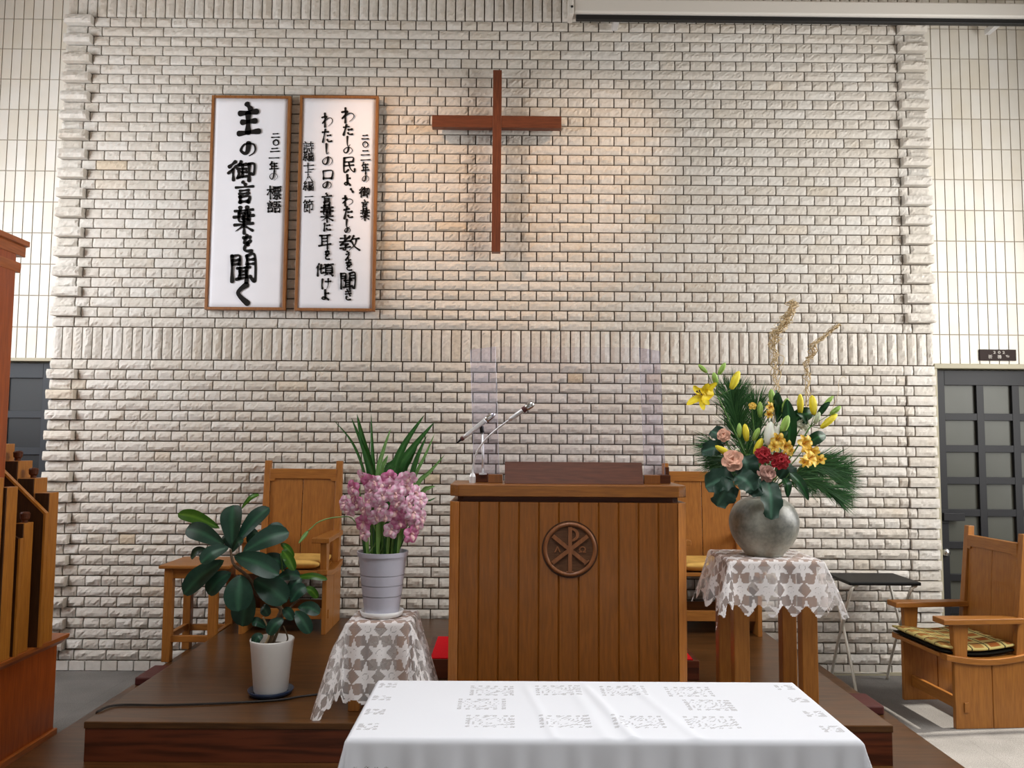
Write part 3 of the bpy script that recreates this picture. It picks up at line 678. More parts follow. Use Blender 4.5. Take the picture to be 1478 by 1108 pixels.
bar(0, -0.100, 0, 0.103, 0.0085, 0.0085); bar(-0.082, -0.062, 0.082, 0.062, 0.0085, 0.0085); bar(-0.080, 0.062, 0.074, -0.060, 0.0085, 0.0085)
bar(-0.016, -0.103, 0.016, -0.103, 0.003, 0.003); bar(0.066, -0.070, 0.088, -0.048, 0.0025, 0.0025)
pts = [(0.002+0.040*math.sin(t), 0.068+0.032*math.cos(t)) for t in np.linspace(0, PI, 14)]
inn = [(0.002+0.025*math.sin(t), 0.068+0.023*math.cos(t)) for t in np.linspace(PI, 0, 14)]
for i in range(13):
    q = [pts[i], pts[i+1], inn[12-i], inn[13-i]]; ch.prism([(em.x+a, em.z+b) for a, b in q], yy0+0.0022, yy1, 'Y')
ch.build('monogram', M['emblem'], emo, 0, world=True)
def rel(ch_, cxx, czz, w, h):
    gl = MB()
    glyph_mesh(gl, ch_, 1, lambda a, b: (em.x+cxx+(a-0.5)*w, yf-0.0045, em.z+czz+(b-0.5)*h), 0.02)
    o_ = gl.build('lettering', M['emblem'], emo, world=True); o_.modifiers.new('thickness', 'SOLIDIFY').thickness = 0.005
rel('Α', -0.058, 0.0, 0.030, 0.026); rel('Ω', 0.058, 0.0, 0.032, 0.028)

# reading desk board
d0, d1 = aty(728.5, 698, 3.93), aty(928, 698, 3.93); dz = aty(830, 667, 3.98).z
bk = MB(); bk.prism([(3.91, ltop), (3.925, ltop), (3.975, dz), (3.960, dz+0.002)], d0.x, d1.x, 'X')
bs = thing('book_rest', 'dark brown wooden book rest board on the pulpit top', 'book rest', ((d0.x+d1.x)/2, 3.94, ltop))
bk.build('board', M['pulpit_dark'], bs, 0.002, world=True)
BOX('ledge', M['pulpit_dark'], bs, d0.x, d1.x, 3.925, 4.16, ltop, ltop+0.018, 0.002, world=True)
for xx in (d0.x+0.1, d1.x-0.12): 
    q = MB(); q.prism([(3.935, ltop+0.018), (4.15, ltop+0.018), (3.972, dz-0.01)], xx, xx+0.02, 'X'); q.build('bracket', M['pulpit_dark'], bs, 0, world=True)
# acrylic shield
sh_ = thing('acrylic_shield', 'clear three sided acrylic shield standing on the pulpit', 'shield', ((l0.x+l1.x)/2, 3.9, ltop))
ztop = aty(800, 497, 3.88).z
yf_, yb_ = 3.985, 4.12
def pane(name, a, b, z0):
    """upright sheet between plan points a and b, leaning a little to the left, edges brighter"""
    lean = -0.026; d = V((b[0]-a[0], b[1]-a[1], 0)).normalized(); nn = V((-d.y, d.x, 0))*0.0015
    A, B = V((a[0], a[1], 0)), V((b[0], b[1], 0)); vs = []
    for z, s in ((z0, 0), (ztop, lean)):
        for p in (A-nn, B-nn, B+nn, A+nn): vs.append((p.x+s, p.y, z))
    m = MB(); m.cur = 0; m.add(vs, [(0, 1, 5, 4), (2, 3, 7, 6)]); m.cur = 1
    m.f += [(3, 2, 1, 0), (4, 5, 6, 7), (1, 2, 6, 5), (3, 0, 4, 7)]; m.mi += [1]*4
    return m.build(name, [M['acrylic' if name == 'front_panel' else 'acrylic_wing'], M['acrylic_edge']], sh_, world=True)
fa, fb_ = aty(721, 690, yf_), aty(931, 690, yf_); ba, bb_ = aty(684.5, 690, yb_), aty(960.5, 690, yb_)
pane('front_panel', (fa.x, yf_), (fb_.x, yf_), ltop+0.002)
pane('side_panel', (ba.x, yb_), (fa.x, yf_), ltop+0.002)
pane('side_panel', (fb_.x, yf_), (bb_.x, yb_), ltop+0.002)
def blk(pxa, pxb, pyt, y0, y1, m):
    a, b, t = aty(pxa, 700, y0), aty(pxb, 700, y0), aty((pxa+pxb)/2, pyt, y0)
    BOX('base_block', m, sh_, a.x, b.x, y0, y1, ltop, t.z, 0.002, world=True)
blk(704.5, 725.5, 684.5, 3.976, 4.035, M['pulpit']); blk(684, 704, 683.5, 4.035, 4.13, M['pulpit_dark'])
blk(930, 953, 685.5, 3.976, 4.035, M['pulpit']); blk(953, 968, 685.5, 4.035, 4.13, M['pulpit_dark']); blk(960, 966, 674, 4.13, 4.15, M['pulpit_dark'])
# microphones
mc = thing('gooseneck_microphone', 'silver gooseneck microphone curving in from the left corner of the pulpit', 'microphone', tuple(aty(682, 692, 3.98)))
mc.location.z = ltop
Q = lambda px, py, y: tuple(aty(px, py, y))
base = aty(682, 695, 3.98)
b_ = MB(); b_.lathe([(0.0, 0), (0.016, 0), (0.016, 0.03), (0.010, 0.045), (0.0, 0.045)], (base.x, 3.98, ltop), 20); b_.build('base', M['steel'], mc, smooth=False, world=True)
gp = smooth_path([(base.x, 3.98, ltop+0.04), Q(683, 672, 3.98), Q(689, 651, 3.96), Q(703, 632, 3.93), Q(720, 617, 3.90), Q(739, 603, 3.87)], 8)
MB().tube(gp, 0.005, 10).build('gooseneck', M['steel'], mc, smooth=True, world=True)
A_, B_ = aty(735, 606, 3.875), aty(769, 582, 3.85); dd = (B_-A_)
hd = MB(); hd.lathe([(0, 0), (0.008, 0), (0.011, 0.02), (0.011, dd.length*0.55), (0.0135, dd.length*0.58)], A_, 18, axis=dd.normalized()); hd.build('body', M['steel'], mc, smooth=True, world=True)
hd = MB(); L = dd.length; hd.lathe([(0.0135, L*0.58), (0.0145, L*0.60), (0.0145, L*0.70), (0.0135, L*0.71)], A_, 18, axis=dd.normalized()); hd.build('collar', M['maroon'], mc, smooth=False, world=True)
hd = MB(); hd.lathe([(0.0135, L*0.71), (0.0165, L*0.78), (0.017, L*0.92), (0.013, L*1.02), (0, L*1.04)], A_, 18, axis=dd.normalized()); hd.build('grille', M['chrome'], mc, smooth=True, world=True)
mh = thing('stand_microphone', 'slim silver handheld microphone clipped to a thin upright stand on the pulpit', 'microphone', Q(697, 684, 4.04))
st0 = aty(697, 683.5, 4.04)
MB().tube([tuple(st0), Q(697, 655, 4.04), Q(696, 622, 4.04)], 0.006, 10).build('stand', M['steel'], mh, smooth=True, world=True)
MB().tube([Q(696, 624, 4.04), Q(695, 616, 4.035), Q(692, 612, 4.03)], 0.011, 10).build('clip', M['black'], mh, world=True)
b_ = MB(); b_.lathe([(0, -0.004), (0.020, -0.004), (0.020, 0.004), (0, 0.004)], st0, 20); b_.build('base', M['steel'], mh, world=True)
A_, B_ = aty(658, 640, 4.03), aty(713, 597, 4.03); dd = B_-A_; L = dd.length; ax = dd.normalized()
for nm, pr, m in (('cable_plug', [(0.002, 0), (0.006, L*0.12), (0.009, L*0.14)], 'black'), ('band', [(0.010, L*0.14), (0.011, L*0.15), (0.011, L*0.19), (0.010, L*0.20)], 'maroon'), ('body', [(0.009, L*0.2), (0.0115, L*0.3), (0.0125, L*0.75), (0.0135, L*0.78)], 'steel'), ('grille', [(0.0135, L*0.78), (0.016, L*0.84), (0.016, L*0.96), (0.010, L*1.02), (0, L*1.03)], 'chrome')):
    q = MB(); q.lathe(pr, A_, 18, axis=ax); q.build(nm, M[m], mh, smooth=True, world=True)

# red topped standing board behind the pulpit
r0 = atz(612, 980, ZP); r1 = aty(1010, 985, r0.y); zt_ = aty(620, 950, r0.y).z; yb = r0.y+0.50
bd = thing('standing_board', 'low wooden standing board with a red carpet top behind the pulpit', 'step', ((r0.x+r1.x)/2, r0.y+0.25, ZP))
BOX('board', M['riser'], bd, r0.x, r1.x, r0.y+0.005, yb, ZP, zt_-0.006, 0.003, world=True)
BOX('carpet', M['red'], bd, r0.x+0.03, r1.x-0.03, r0.y+0.012, yb-0.02, zt_-0.006, zt_, 0.002, world=True)

# ------------------------------------------------------------------ armchairs
def armchair(loc, rz, cushion, label):
    W_, D, zs = 0.545, 0.45, 0.375
    t = thing('armchair', label, 'armchair', loc, rz, 'matching wooden armchairs')
    hw, fd, bd_ = W_/2, -D/2, D/2
    for s in (-1, 1):
        x = lambda a, b: (min(s*a, s*b), max(s*a, s*b))
        xa, xb = x(hw-0.028, hw)
        sp_ = MB()
        sp_.box(xa, xb, fd+0.005, -0.003, 0, zs); sp_.box(xa, xb, 0.003, bd_-0.005, 0, zs)
        sp_.box(*x(hw-0.024, hw-0.004), -0.004, 0.004, 0, zs)
        pn = sp_.build('side_panel', M['oak'], t, 0.003)
        BOX('tenon', M['oak_x'], pn, *x(hw, hw+0.007), fd+0.055, fd+0.080, 0.09, 0.145, 0.002)
        # curved side rail under the seat
        ys = np.linspace(fd-0.045, bd_, 9); top = [zs+0.035-0.028*math.sin(PI*(k/8)) for k in range(9)]
        q = MB(); q.prism([(ys[k], top[k]) for k in range(9)]+[(ys[k], top[k]-0.034) for k in range(8, -1, -1)], *x(hw-0.05, hw+0.012), 'X'); q.build('seat_rail', M['oak_y'], t, 0.003)
        q = MB(); q.prism([(fd+0.015, zs+0.005), (fd+0.085, zs+0.005), (fd+0.10, zs+0.205), (fd+0.005, zs+0.205)], *x(hw-0.045, hw-0.005), 'X'); q.build('arm_support', M['oak'], t, 0.003)
        q = MB(); q.prism([(x(hw-0.085, hw+0.025)[0], fd-0.065), (x(hw-0.085, hw+0.025)[1], fd-0.065), (x(hw-0.065, hw+0.015)[1], bd_-0.03), (x(hw-0.065, hw+0.015)[0], bd_-0.03)], zs+0.20, zs+0.232); q.build('armrest', M['oak_y'], t, 0.004)
        q = MB(); q.prism([(bd_-0.075, zs), (bd_, zs), (bd_+0.035, 1.075), (bd_-0.005, 1.075)], *x(hw-0.048, hw-0.006), 'X'); q.build('back_post', M['oak'], t, 0.003)
    sx = hw-0.05
    q = MB(); ys = np.linspace(fd-0.05, bd_-0.04, 9)
    q.prism([(ys[k], zs+0.032-0.026*math.sin(PI*k/8)) for k in range(9)]+[(ys[k], zs+0.008-0.026*math.sin(PI*k/8)) for k in range(8, -1, -1)], -sx, sx, 'X'); q.build('seat', M['oak_x'], t, 0.003)
    BOX('stretcher', M['oak_x'], t, -hw+0.028, hw-0.028, fd+0.055, fd+0.080, 0.085, 0.15, 0.003)
    BOX('stretcher', M['oak_x'], t, -hw+0.028, hw-0.028, bd_-0.10, bd_-0.075, 0.085, 0.15, 0.003)
    lean = lambda z: bd_-0.045+0.045*(z-zs)/0.7
    for s in (-1, 1):
        xa, xb = (0.002, hw-0.05) if s > 0 else (-hw+0.05, -0.002)
        q = MB(); q.add([(xa, lean(zs), zs+0.01), (xb, lean(zs), zs+0.01), (xb, lean(zs)+0.016, zs+0.01), (xa, lean(zs)+0.016, zs+0.01), (xa, lean(1.0), 1.0), (xb, lean(1.0), 1.0), (xb, lean(1.0)+0.016, 1.0), (xa, lean(1.0)+0.016, 1.0)], [(3,2,1,0),(4,5,6,7),(0,1,5,4),(1,2,6,5),(2,3,7,6),(3,0,4,7)]); q.build('back_panel', M['oak'], t, 0.002)
    pts = [(-hw+0.045, 0.935), (-hw+0.075, 0.935), (-hw+0.085, 0.952), (hw-0.085, 0.952), (hw-0.075, 0.935), (hw-0.045, 0.935), (hw-0.045, 1.02), (-hw+0.045, 1.02)]
    q = MB(); q.prism(pts, lean(0.97)-0.012, lean(0.97)+0.026, 'Y'); q.build('top_rail', M['oak_x'], t, 0.003)
    # cushion: rounded pad on the seat
    def pad(name, m, x0, x1, y0, y1, z0, z1, mats2=None):
        c = MB(); nx, ny = 16, 16; vs = []; fs = []
        for sgn in (1, -1):
            for j in range(ny+1):
                for i in range(nx+1):
                    u, v = i/nx*2-1, j/ny*2-1; e = (max(0, 1-abs(u)**6)*max(0, 1-abs(v)**6))**0.5
                    y = y0+(y1-y0)*(v+1)/2; dip = -0.024*math.sin(PI*(v+1)/2)
                    vs.append((x0+(x1-x0)*(u+1)/2, y, (z0+z1)/2+sgn*(z1-z0)/2*(0.25+0.75*e)+dip))
        N = (nx+1)*(ny+1)
        for j in range(ny):
            for i in range(nx):
                a = j*(nx+1)+i; fs.append((a, a+1, a+nx+2, a+nx+1)); fs.append((N+a+nx+1, N+a+nx+2, N+a+1, N+a))
        rim = [i for i in range(nx+1)]+[j*(nx+1)+nx for j in range(1, ny+1)]+[ny*(nx+1)+i for i in range(nx-1, -1, -1)]+[j*(nx+1) for j in range(ny-1, 0, -1)]
        for k in range(len(rim)): a, b2 = rim[k], rim[(k+1) % len(rim)]; fs.append((b2, a, N+a, N+b2))
        c.add(vs, fs); return c.build(name, m, t, smooth=True)
    if cushion == 'plaid':
        c = pad('cushion', M['plaid'], -sx-0.03, sx+0.03, fd-0.06, bd_-0.07, zs+0.056, zs+0.098)
        pad('cushion_base', M['cushion_black'], -sx-0.028, sx+0.028, fd-0.055, bd_-0.07, zs+0.032, zs+0.066)
    else:
        pad('cushion', M['cushion_yellow'], -sx, sx, fd-0.01, bd_-0.09, zs+0.036, zs+0.095)
    return t
armchair((-1.395, 5.405, ZP), 0, 'yellow', 'wooden armchair with golden cushion against the brick wall behind the potted plants')
armchair((1.352, 5.415, ZP), 0, 'yellow', 'wooden armchair against the brick wall, half hidden behind the pulpit and flower vase')
armchair((2.728, 4.925, 0), math.radians(-86), 'plaid', 'wooden armchair with plaid cushion on the carpet, turned towards the platform')

# ------------------------------------------------------------------ small wooden table on the lower tier, left
ta = thing('side_table', 'small square brown wooden table at the left rear of the platform', 'table', (-1.965, 5.36, ZL))
tx0, tx1, ty0, ty1 = aty(228.5, 816, 5.15).x, -1.805, 5.15, 5.56; tz = aty(260, 816, 5.15).z
q = MB(); xm = aty(331, 816, 5.15).x; xm = min(xm, -1.72)
MB().prism([(tx0, ty0), (xm, ty0), (xm, ty1), (tx0, ty1)], tz-0.022, tz).build('top', M['oak_x'], ta, 0.006, world=True)
BOX('apron', M['oak_x'], ta, tx0+0.05, xm-0.04, ty0+0.03, ty1-0.03, tz-0.085, tz-0.022, 0.003, world=True)
lw = 0.052
for (a, b) in ((tx0+0.03, ty0+0.02), (tx1-lw, ty0+0.02), (tx0+0.03, ty1-0.02-lw), (tx1-lw, ty1-0.02-lw)):
    BOX('leg', M['oak'], ta, a, a+lw, b, b+lw, ZL, tz-0.022, 0.004, world=True)
for (a, b) in ((ty0+0.03, ty0+0.06), (ty1-0.06, ty1-0.03)): BOX('stretcher', M['oak_x'], ta, tx0+0.08, tx1-lw, a, b, ZL+0.12, ZL+0.16, 0.003, world=True)
for a in (tx0+0.042, tx1-lw+0.012): BOX('stretcher', M['oak_y'], ta, a, a+0.03, ty0+0.07, ty1-0.07, ZL+0.13, ZL+0.17, 0.003, world=True)

# ------------------------------------------------------------------ black folding table, right
ft = thing('folding_table', 'small black topped folding table with pale tubular legs by the wall', 'table', (2.45, 5.42, 0))
fz = aty(1270, 840, 5.22).z; fx0, fx1, fy0, fy1 = aty(1226, 840, 5.22).x, aty(1330, 838, 5.22).x, 5.22, 5.60
BOX('top', M['tabletop_black'], ft, fx0, fx1, fy0, fy1, fz-0.022, fz, 0.006, world=True)
for xx in (fx0+0.02, fx1-0.06):
    for k, (ya, yb2) in enumerate(((fy0+0.02, fy1+0.0), (fy1-0.03, fy0+0.01))):
        pth = smooth_path([(xx+0.05*(1 if k == 0 else 0), ya+(0.03 if k == 0 else -0.03), fz-0.03), (xx+k*0.015, ya, fz-0.05), (xx+k*0.015, (ya*3+yb2)/4, fz*0.72), (xx+k*0.015, (ya+yb2*3)/4, fz*0.28), (xx+k*0.015, yb2, 0.0)], 5)
        MB().tube(pth, 0.0095, 10).build('leg', M['tube'], ft, smooth=True, world=True)
MB().tube([(fx0+0.02, fy1-0.01, 0.045), (fx1-0.06, fy1-0.01, 0.045)], 0.006, 8).build('cross_bar', M['tube'], ft, smooth=True, world=True)

# ------------------------------------------------------------------ pipe organ at the left
og = thing('pipe_organ', 'reddish wooden pipe organ with golden square pipes at the left side', 'organ', (-2.8, 4.0, 0))
ox = -2.415; oy1 = 4.486; oz = aty(82, 916, 4.47).z
BOX('base', M['organ'], og, -3.9, ox, 2.6, oy1, 0.0, oz-0.05, 0.004, world=True)
BOX('plinth', M['organ_y'], og, -3.9, ox+0.018, 2.6, oy1+0.01, 0.0, 0.035, 0.006, world=True)
q = MB(); q.prism([(-3.9, oz-0.055), (ox+0.004, oz-0.055), (ox+0.02, oz-0.04), (ox+0.045, oz-0.022), (ox+0.05, oz), (-3.9, oz)], 2.6, oy1+0.03, 'Y'); q.build('base_moulding', M['organ_y'], og, 0.002, world=True)
def pipe(pxa, pxb, pxr, pyt, y0, dep, knob=None, zb_=None):
    a, b = aty(pxa, 800, y0), aty(pxb, 800, y0); zt2 = aty((pxa+pxb)/2, pyt, y0).z
    r = aty(pxr, 800, y0+dep)
    BOX('pipe', M['pipe'], og, a.x, b.x, y0, y0+dep, oz if zb_ is None else zb_, zt2, 0.003, world=True)
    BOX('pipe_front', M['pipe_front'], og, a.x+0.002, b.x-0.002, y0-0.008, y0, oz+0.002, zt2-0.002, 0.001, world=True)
    if knob:
        c = MB(); cc = ((a.x+b.x)/2, y0+dep/2, zt2)
        c.lathe([(0.014, 0), (0.014, 0.012), (0.022, 0.02), (0.024, 0.045), (0.018, 0.052), (0, 0.054)], cc, 16); c.build('stopper_knob', M['pulpit_dark'], og, world=True)
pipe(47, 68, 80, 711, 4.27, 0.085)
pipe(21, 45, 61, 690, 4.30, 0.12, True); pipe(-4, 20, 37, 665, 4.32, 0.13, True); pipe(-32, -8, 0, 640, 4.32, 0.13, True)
q = MB(); ya = 4.20
P_ = [aty(*p, ya) for p in ((2, 681), (63, 742), (58, 850), (52, 925))]
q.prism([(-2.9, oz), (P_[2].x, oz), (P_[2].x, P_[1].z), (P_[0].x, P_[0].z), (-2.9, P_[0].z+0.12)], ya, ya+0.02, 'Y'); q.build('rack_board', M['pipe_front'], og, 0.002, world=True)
q = MB(); q.prism([(P_[2].x, oz), (P_[2].x+0.012, oz), (P_[2].x+0.012, P_[1].z+0.006), (P_[0].x, P_[0].z+0.016), (P_[0].x, P_[0].z), (P_[2].x, P_[1].z)], ya-0.004, ya+0.024, 'Y'); q.build('lit_edge_strip', M['pipe'], og, 0.001, world=True)  # light on the board's edge put in as a strip of paler wood
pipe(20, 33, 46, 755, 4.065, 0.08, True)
q = MB(); yb3 = 4.02; P2 = aty(27, 777, yb3)
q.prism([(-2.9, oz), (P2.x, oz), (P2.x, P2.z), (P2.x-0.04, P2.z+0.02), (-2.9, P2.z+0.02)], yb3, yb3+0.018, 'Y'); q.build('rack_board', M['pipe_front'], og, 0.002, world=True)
BOX('lit_edge_strip', M['pipe'], og, P2.x, P2.x+0.011, yb3-0.004, yb3+0.022, oz, P2.z, 0.001, world=True)  # lit edge of the smaller board, again as paler wood
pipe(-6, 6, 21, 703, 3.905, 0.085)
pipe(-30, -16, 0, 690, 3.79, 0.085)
# upper case with cornice
uy = 4.10; ux = aty(17, 500, uy).x; uz0 = aty(2, 727, 4.05).z; uz1 = aty(30, 352, uy).z
BOX('upper_case', M['organ'], og, -3.9, ux, 2.6, uy, uz0, uz1, 0.004, world=True)
cz = aty(42, 352, uy+0.06).z; lz = aty(30, 384, uy+0.03).z; cxr = aty(42, 352, uy+0.06).x; lxr = aty(30, 384, uy+0.03).x
q = MB(); q.prism([(-3.9, cz-0.07), (ux+0.004, cz-0.07), (cxr-0.02, cz-0.02), (cxr, cz-0.015), (cxr, cz+0.012), (-3.9, cz+0.03)], 2.6, uy+0.07, 'Y'); q.build('cornice', M['organ_y'], og, 0.002, world=True)
q = MB(); q.prism([(-3.9, lz-0.035), (ux+0.003, lz-0.035), (lxr, lz-0.008), (lxr, lz+0.016), (-3.9, lz+0.03)], 2.6, uy+0.035, 'Y'); q.build('cornice_band', M['organ_y'], og, 0.002, world=True)
BOX('case_post', M['organ'], og, -3.9, -3.3, 2.6, 4.0, oz, uz0, 0.004, world=True)

# ------------------------------------------------------------------ cable across the platform
cp = [atz(*p, ZP+0.006) for p in ((133, 1024), (170, 1017), (240, 1017), (330, 1014), (400, 1010), (440, 1004), (490, 1000), (560, 1005), (640, 1020))]
cy = cp[0].y
cb = MB(); cb.tube(smooth_path([(PX0-0.05, cy+0.30, ZL+0.006), (PX0-0.03, cy+0.05, ZL+0.006), (PX0-0.014, cy, ZL+0.03), (PX0-0.009, cy-0.01, ZP-0.02), (PX0+0.004, cy-0.01, ZP+0.006)]+cp[1:], 6), 0.005, 8)
tag(cb.build('cable', M['cable'], None, smooth=True), 'thin black cable running over the platform behind its front edge', 'cable')
# ------------------------------------------------------------------ cloths
def smooth01(x): x = max(0.0, min(1.0, x)); return x*x*(3-2*x)
def star_pattern(u, v, P=0.116):
    """six pointed stars on a hexagonal lattice: 1 = dense crochet, 0 = open net"""
    h = P*0.866; best = 9
    j = round(v/h)
    for jj in (j-1, j, j+1):
        off = (jj % 2)*P/2; i = round((u-off)/P)
        for ii in (i-1, i, i+1):
            dx, dy = u-(ii*P+off), v-jj*h; r = math.hypot(dx, dy)
            if r < best: best = r; a = math.atan2(dy, dx)
    a = a % (PI/3) - PI/6              # distance to the nearest point of the star
    R, r_ = P*0.555, P*0.235
    # edge of the star arm at this angle
    t = abs(a)/(PI/6); edge = R*r_*math.sin(PI/6)/(r_*math.sin(PI/6-abs(a)+1e-9)+R*math.sin(abs(a)+1e-9))
    s = 1.0 if best < edge else 0.0
    if 0.012 < best < 0.0155: s = 0.35
    return s
def cloth(name, mat, x0, x1, y0, y1, z, over, step, flare, waves, pattern, hem=None, corner_drop=1.0, seed=0, parent=None, creases=(), fk=(31, 53)):
    """cloth lying on a rectangle and hanging over its edges in soft folds"""
    r = random.Random(seed); ph = [r.uniform(0, 6.28) for _ in range(8)]
    wx, wy = x1-x0, y1-y0; ol, orr, of, ob = over
    nu = int((wx+ol+orr)/step); nv = int((wy+of+ob)/step)
    vs, uvs, lc = [], [], []
    for j in range(nv+1):
        for i in range(nu+1):
            u = -ol+(wx+ol+orr)*i/nu; v = -of+(wy+of+ob)*j/nv
            du = u if u < 0 else (u-wx if u > wx else 0.0); dv = v if v < 0 else (v-wy if v > wy else 0.0)
            cu, cv = min(max(u, 0), wx), min(max(v, 0), wy)
            d = math.hypot(du, dv)
            if d < 1e-9:
                e = min(u, wx-u, v, wy-v)
                zz = z+0.0012*math.sin(u*23+ph[0])*math.sin(v*19+ph[1])*min(1, e*12)
                for (ca, cb2, ch_, cw) in creases: zz += ch_*math.exp(-((u-(ca+(cb2-ca)*v/wy))/cw)**2)*min(1, (wy-v)*9)
                X, Y = x0+u, y0+v
            else:
                # position along the edge, for the folds
                s = cu+cv*1.0 if not (du and dv) else cu+cv+math.atan2(dv, du)*0.12
                nx_, ny_ = du/d, dv/d
                both = min(abs(du), abs(dv))/max(abs(du), abs(dv)) if du and dv else 0.0
                amp = waves*smooth01(d/0.15)*(math.sin(s*fk[0]+ph[2])+0.6*math.sin(s*fk[1]+ph[3])+0.5*math.sin(s*fk[0]*0.37+ph[4]))
                out = flare*d*(1+0.55*both)+amp+0.006*smooth01(d/0.012)
                rr = 0.012
                drop = math.sqrt(max(0.0, (d*corner_drop if both else d)**2-(flare*d)**2*0.8))
                X, Y = x0+cu+nx_*out, y0+cv+ny_*out; zz = z-max(0, drop-0.003*0)
            vs.append((X, Y, zz)); uvs.append((u, v)); lc.append(pattern(u, v, ol, orr, of, ob, wx, wy))
    fs = []
    for j in range(nv):
        for i in range(nu):
            q = (j*(nu+1)+i, j*(nu+1)+i+1, (j+1)*(nu+1)+i+1, (j+1)*(nu+1)+i)
            if hem:
                uu = sum(uvs[k][0] for k in q)/4; vv = sum(uvs[k][1] for k in q)/4
                if hem(uu, vv, ol, orr, of, ob, wx, wy): continue
            fs.append(q)
    used = sorted({k for f in fs for k in f}); mp = {k: i for i, k in enumerate(used)}
    m = MB(); m.add([vs[k] for k in used], [tuple(mp[k] for k in f) for f in fs])
    return m.build(name, mat, parent, smooth=True, lace=[lc[k] for k in used], uv=[uvs[k] for k in used])
def scallop_hem(depth, period):
    def h(u, v, ol, orr, of, ob, wx, wy):
        # cut a scalloped line along all four hems
        c = depth*(0.5-0.5*math.cos(2*PI*(u+ol)/period)); d = depth*(0.5-0.5*math.cos(2*PI*(v+of)/period))
        return v < -of+c or v > wy+ob-c or u < -ol+d or u > wx+orr-d
    return h
def lace_pat(u, v, ol, orr, of, ob, wx, wy):
    e = min(u+ol, wx+orr-u, v+of, wy+ob-v)
    if e < 0.016: return 0.8
    return star_pattern(u+0.02, v+0.03)

# vase table and its lace cloth
vL, vR = aty(1054, 808, 3.79), aty(1188, 808, 3.79); vz = vL.z; vy0, vy1 = 3.79, 4.17
vt = thing('flower_table', 'tall square wooden table under the lace cloth to the right of the pulpit', 'table', ((vL.x+vR.x)/2, 3.98, ZP))
BOX('top', M['oak_x'], vt, vL.x+0.005, vR.x-0.005, vy0+0.005, vy1-0.005, vz-0.03, vz-0.004, 0.004, world=True)
for a in (vL.x+0.02, vR.x-0.095):
    for b in (vy0+0.02, vy1-0.085): BOX('leg', M['oak'], vt, a, a+0.072, b, b+0.065, ZP, vz-0.03, 0.004, world=True)
o = cloth('lace_cloth', M['lace'], vL.x, vR.x, vy0, vy1, vz, (0.25, 0.26, 0.25, 0.25), 0.0055, 0.22, 0.012, lace_pat, scallop_hem(0.05, 0.105), 0.86, 3)
tag(o, 'white star patterned lace cloth under the stoneware flower vase', 'tablecloth', 'white crochet lace cloths')

# low stand and its lace cloth
sL, sR = aty(501, 897, 3.735), aty(592, 897, 3.735); sz = sL.z; sy0, sy1 = 3.735, 4.01
ls = thing('plant_stand', 'low square wooden stand under the lace cloth to the left of the pulpit', 'stand', ((sL.x+sR.x)/2, 3.87, ZP))
BOX('top', M['oak_x'], ls, sL.x+0.005, sR.x-0.005, sy0+0.005, sy1-0.005, sz-0.03, sz-0.004, 0.004, world=True)
for a in (sL.x+0.01, sR.x-0.06):
    for b in (sy0+0.005, sy1-0.055): BOX('leg', M['oak'], ls, a, a+0.05, b, b+0.05, ZP, sz-0.03, 0.004, world=True)
o = cloth('lace_cloth', M['lace'], sL.x, sR.x, sy0, sy1, sz, (0.355, 0.355, 0.345, 0.345), 0.006, 0.22, 0.013, lace_pat, scallop_hem(0.02, 0.09), 0.93, 5)
tag(o, 'white star patterned lace cloth under the pink orchid pot', 'tablecloth', 'white crochet lace cloths')

# communion table in front
cL, cR, cy0, cy1, cz_ = -0.436, 1.003, 2.335, 2.885, 0.752
ct = thing('communion_table', 'front table hidden beneath the long white linen cloth', 'table', ((cL+cR)/2, (cy0+cy1)/2, 0))
BOX('top', M['pulpit_dark'], ct, cL+0.004, cR-0.004, cy0+0.004, cy1-0.004, cz_-0.04, cz_-0.004, 0.004, world=True)
for a in (cL+0.05, cR-0.12):
    for b in (cy0+0.05, cy1-0.12): BOX('leg', M['pulpit_dark'], ct, a, a+0.07, b, b+0.07, 0, cz_-0.04, 0.004, world=True)
def cut_motif(a, b, w, h):
    """openwork block: bars and petals cut out of the linen (1 = cloth)"""
    s = 1.0
    ex = min(a, w-a); ey = min(b, h-b)
    if ex < 0.014 and (b % 0.022) < 0.014: s = 0.0
    if ey < 0.011 and (a % 0.028) < 0.014: s = 0.0
    x, y = (a-w/2)/(w/2), (b-h/2)/(h/2); r = math.hypot(x*1.0, y); th = math.atan2(y, x)
    if 0.22 < r < 0.62+0.45*abs(math.sin(3*th)) and ((r*5+th*1.9+0.3*math.sin(a*90)) % 1.0) < 0.34: s = 0.1
    return s
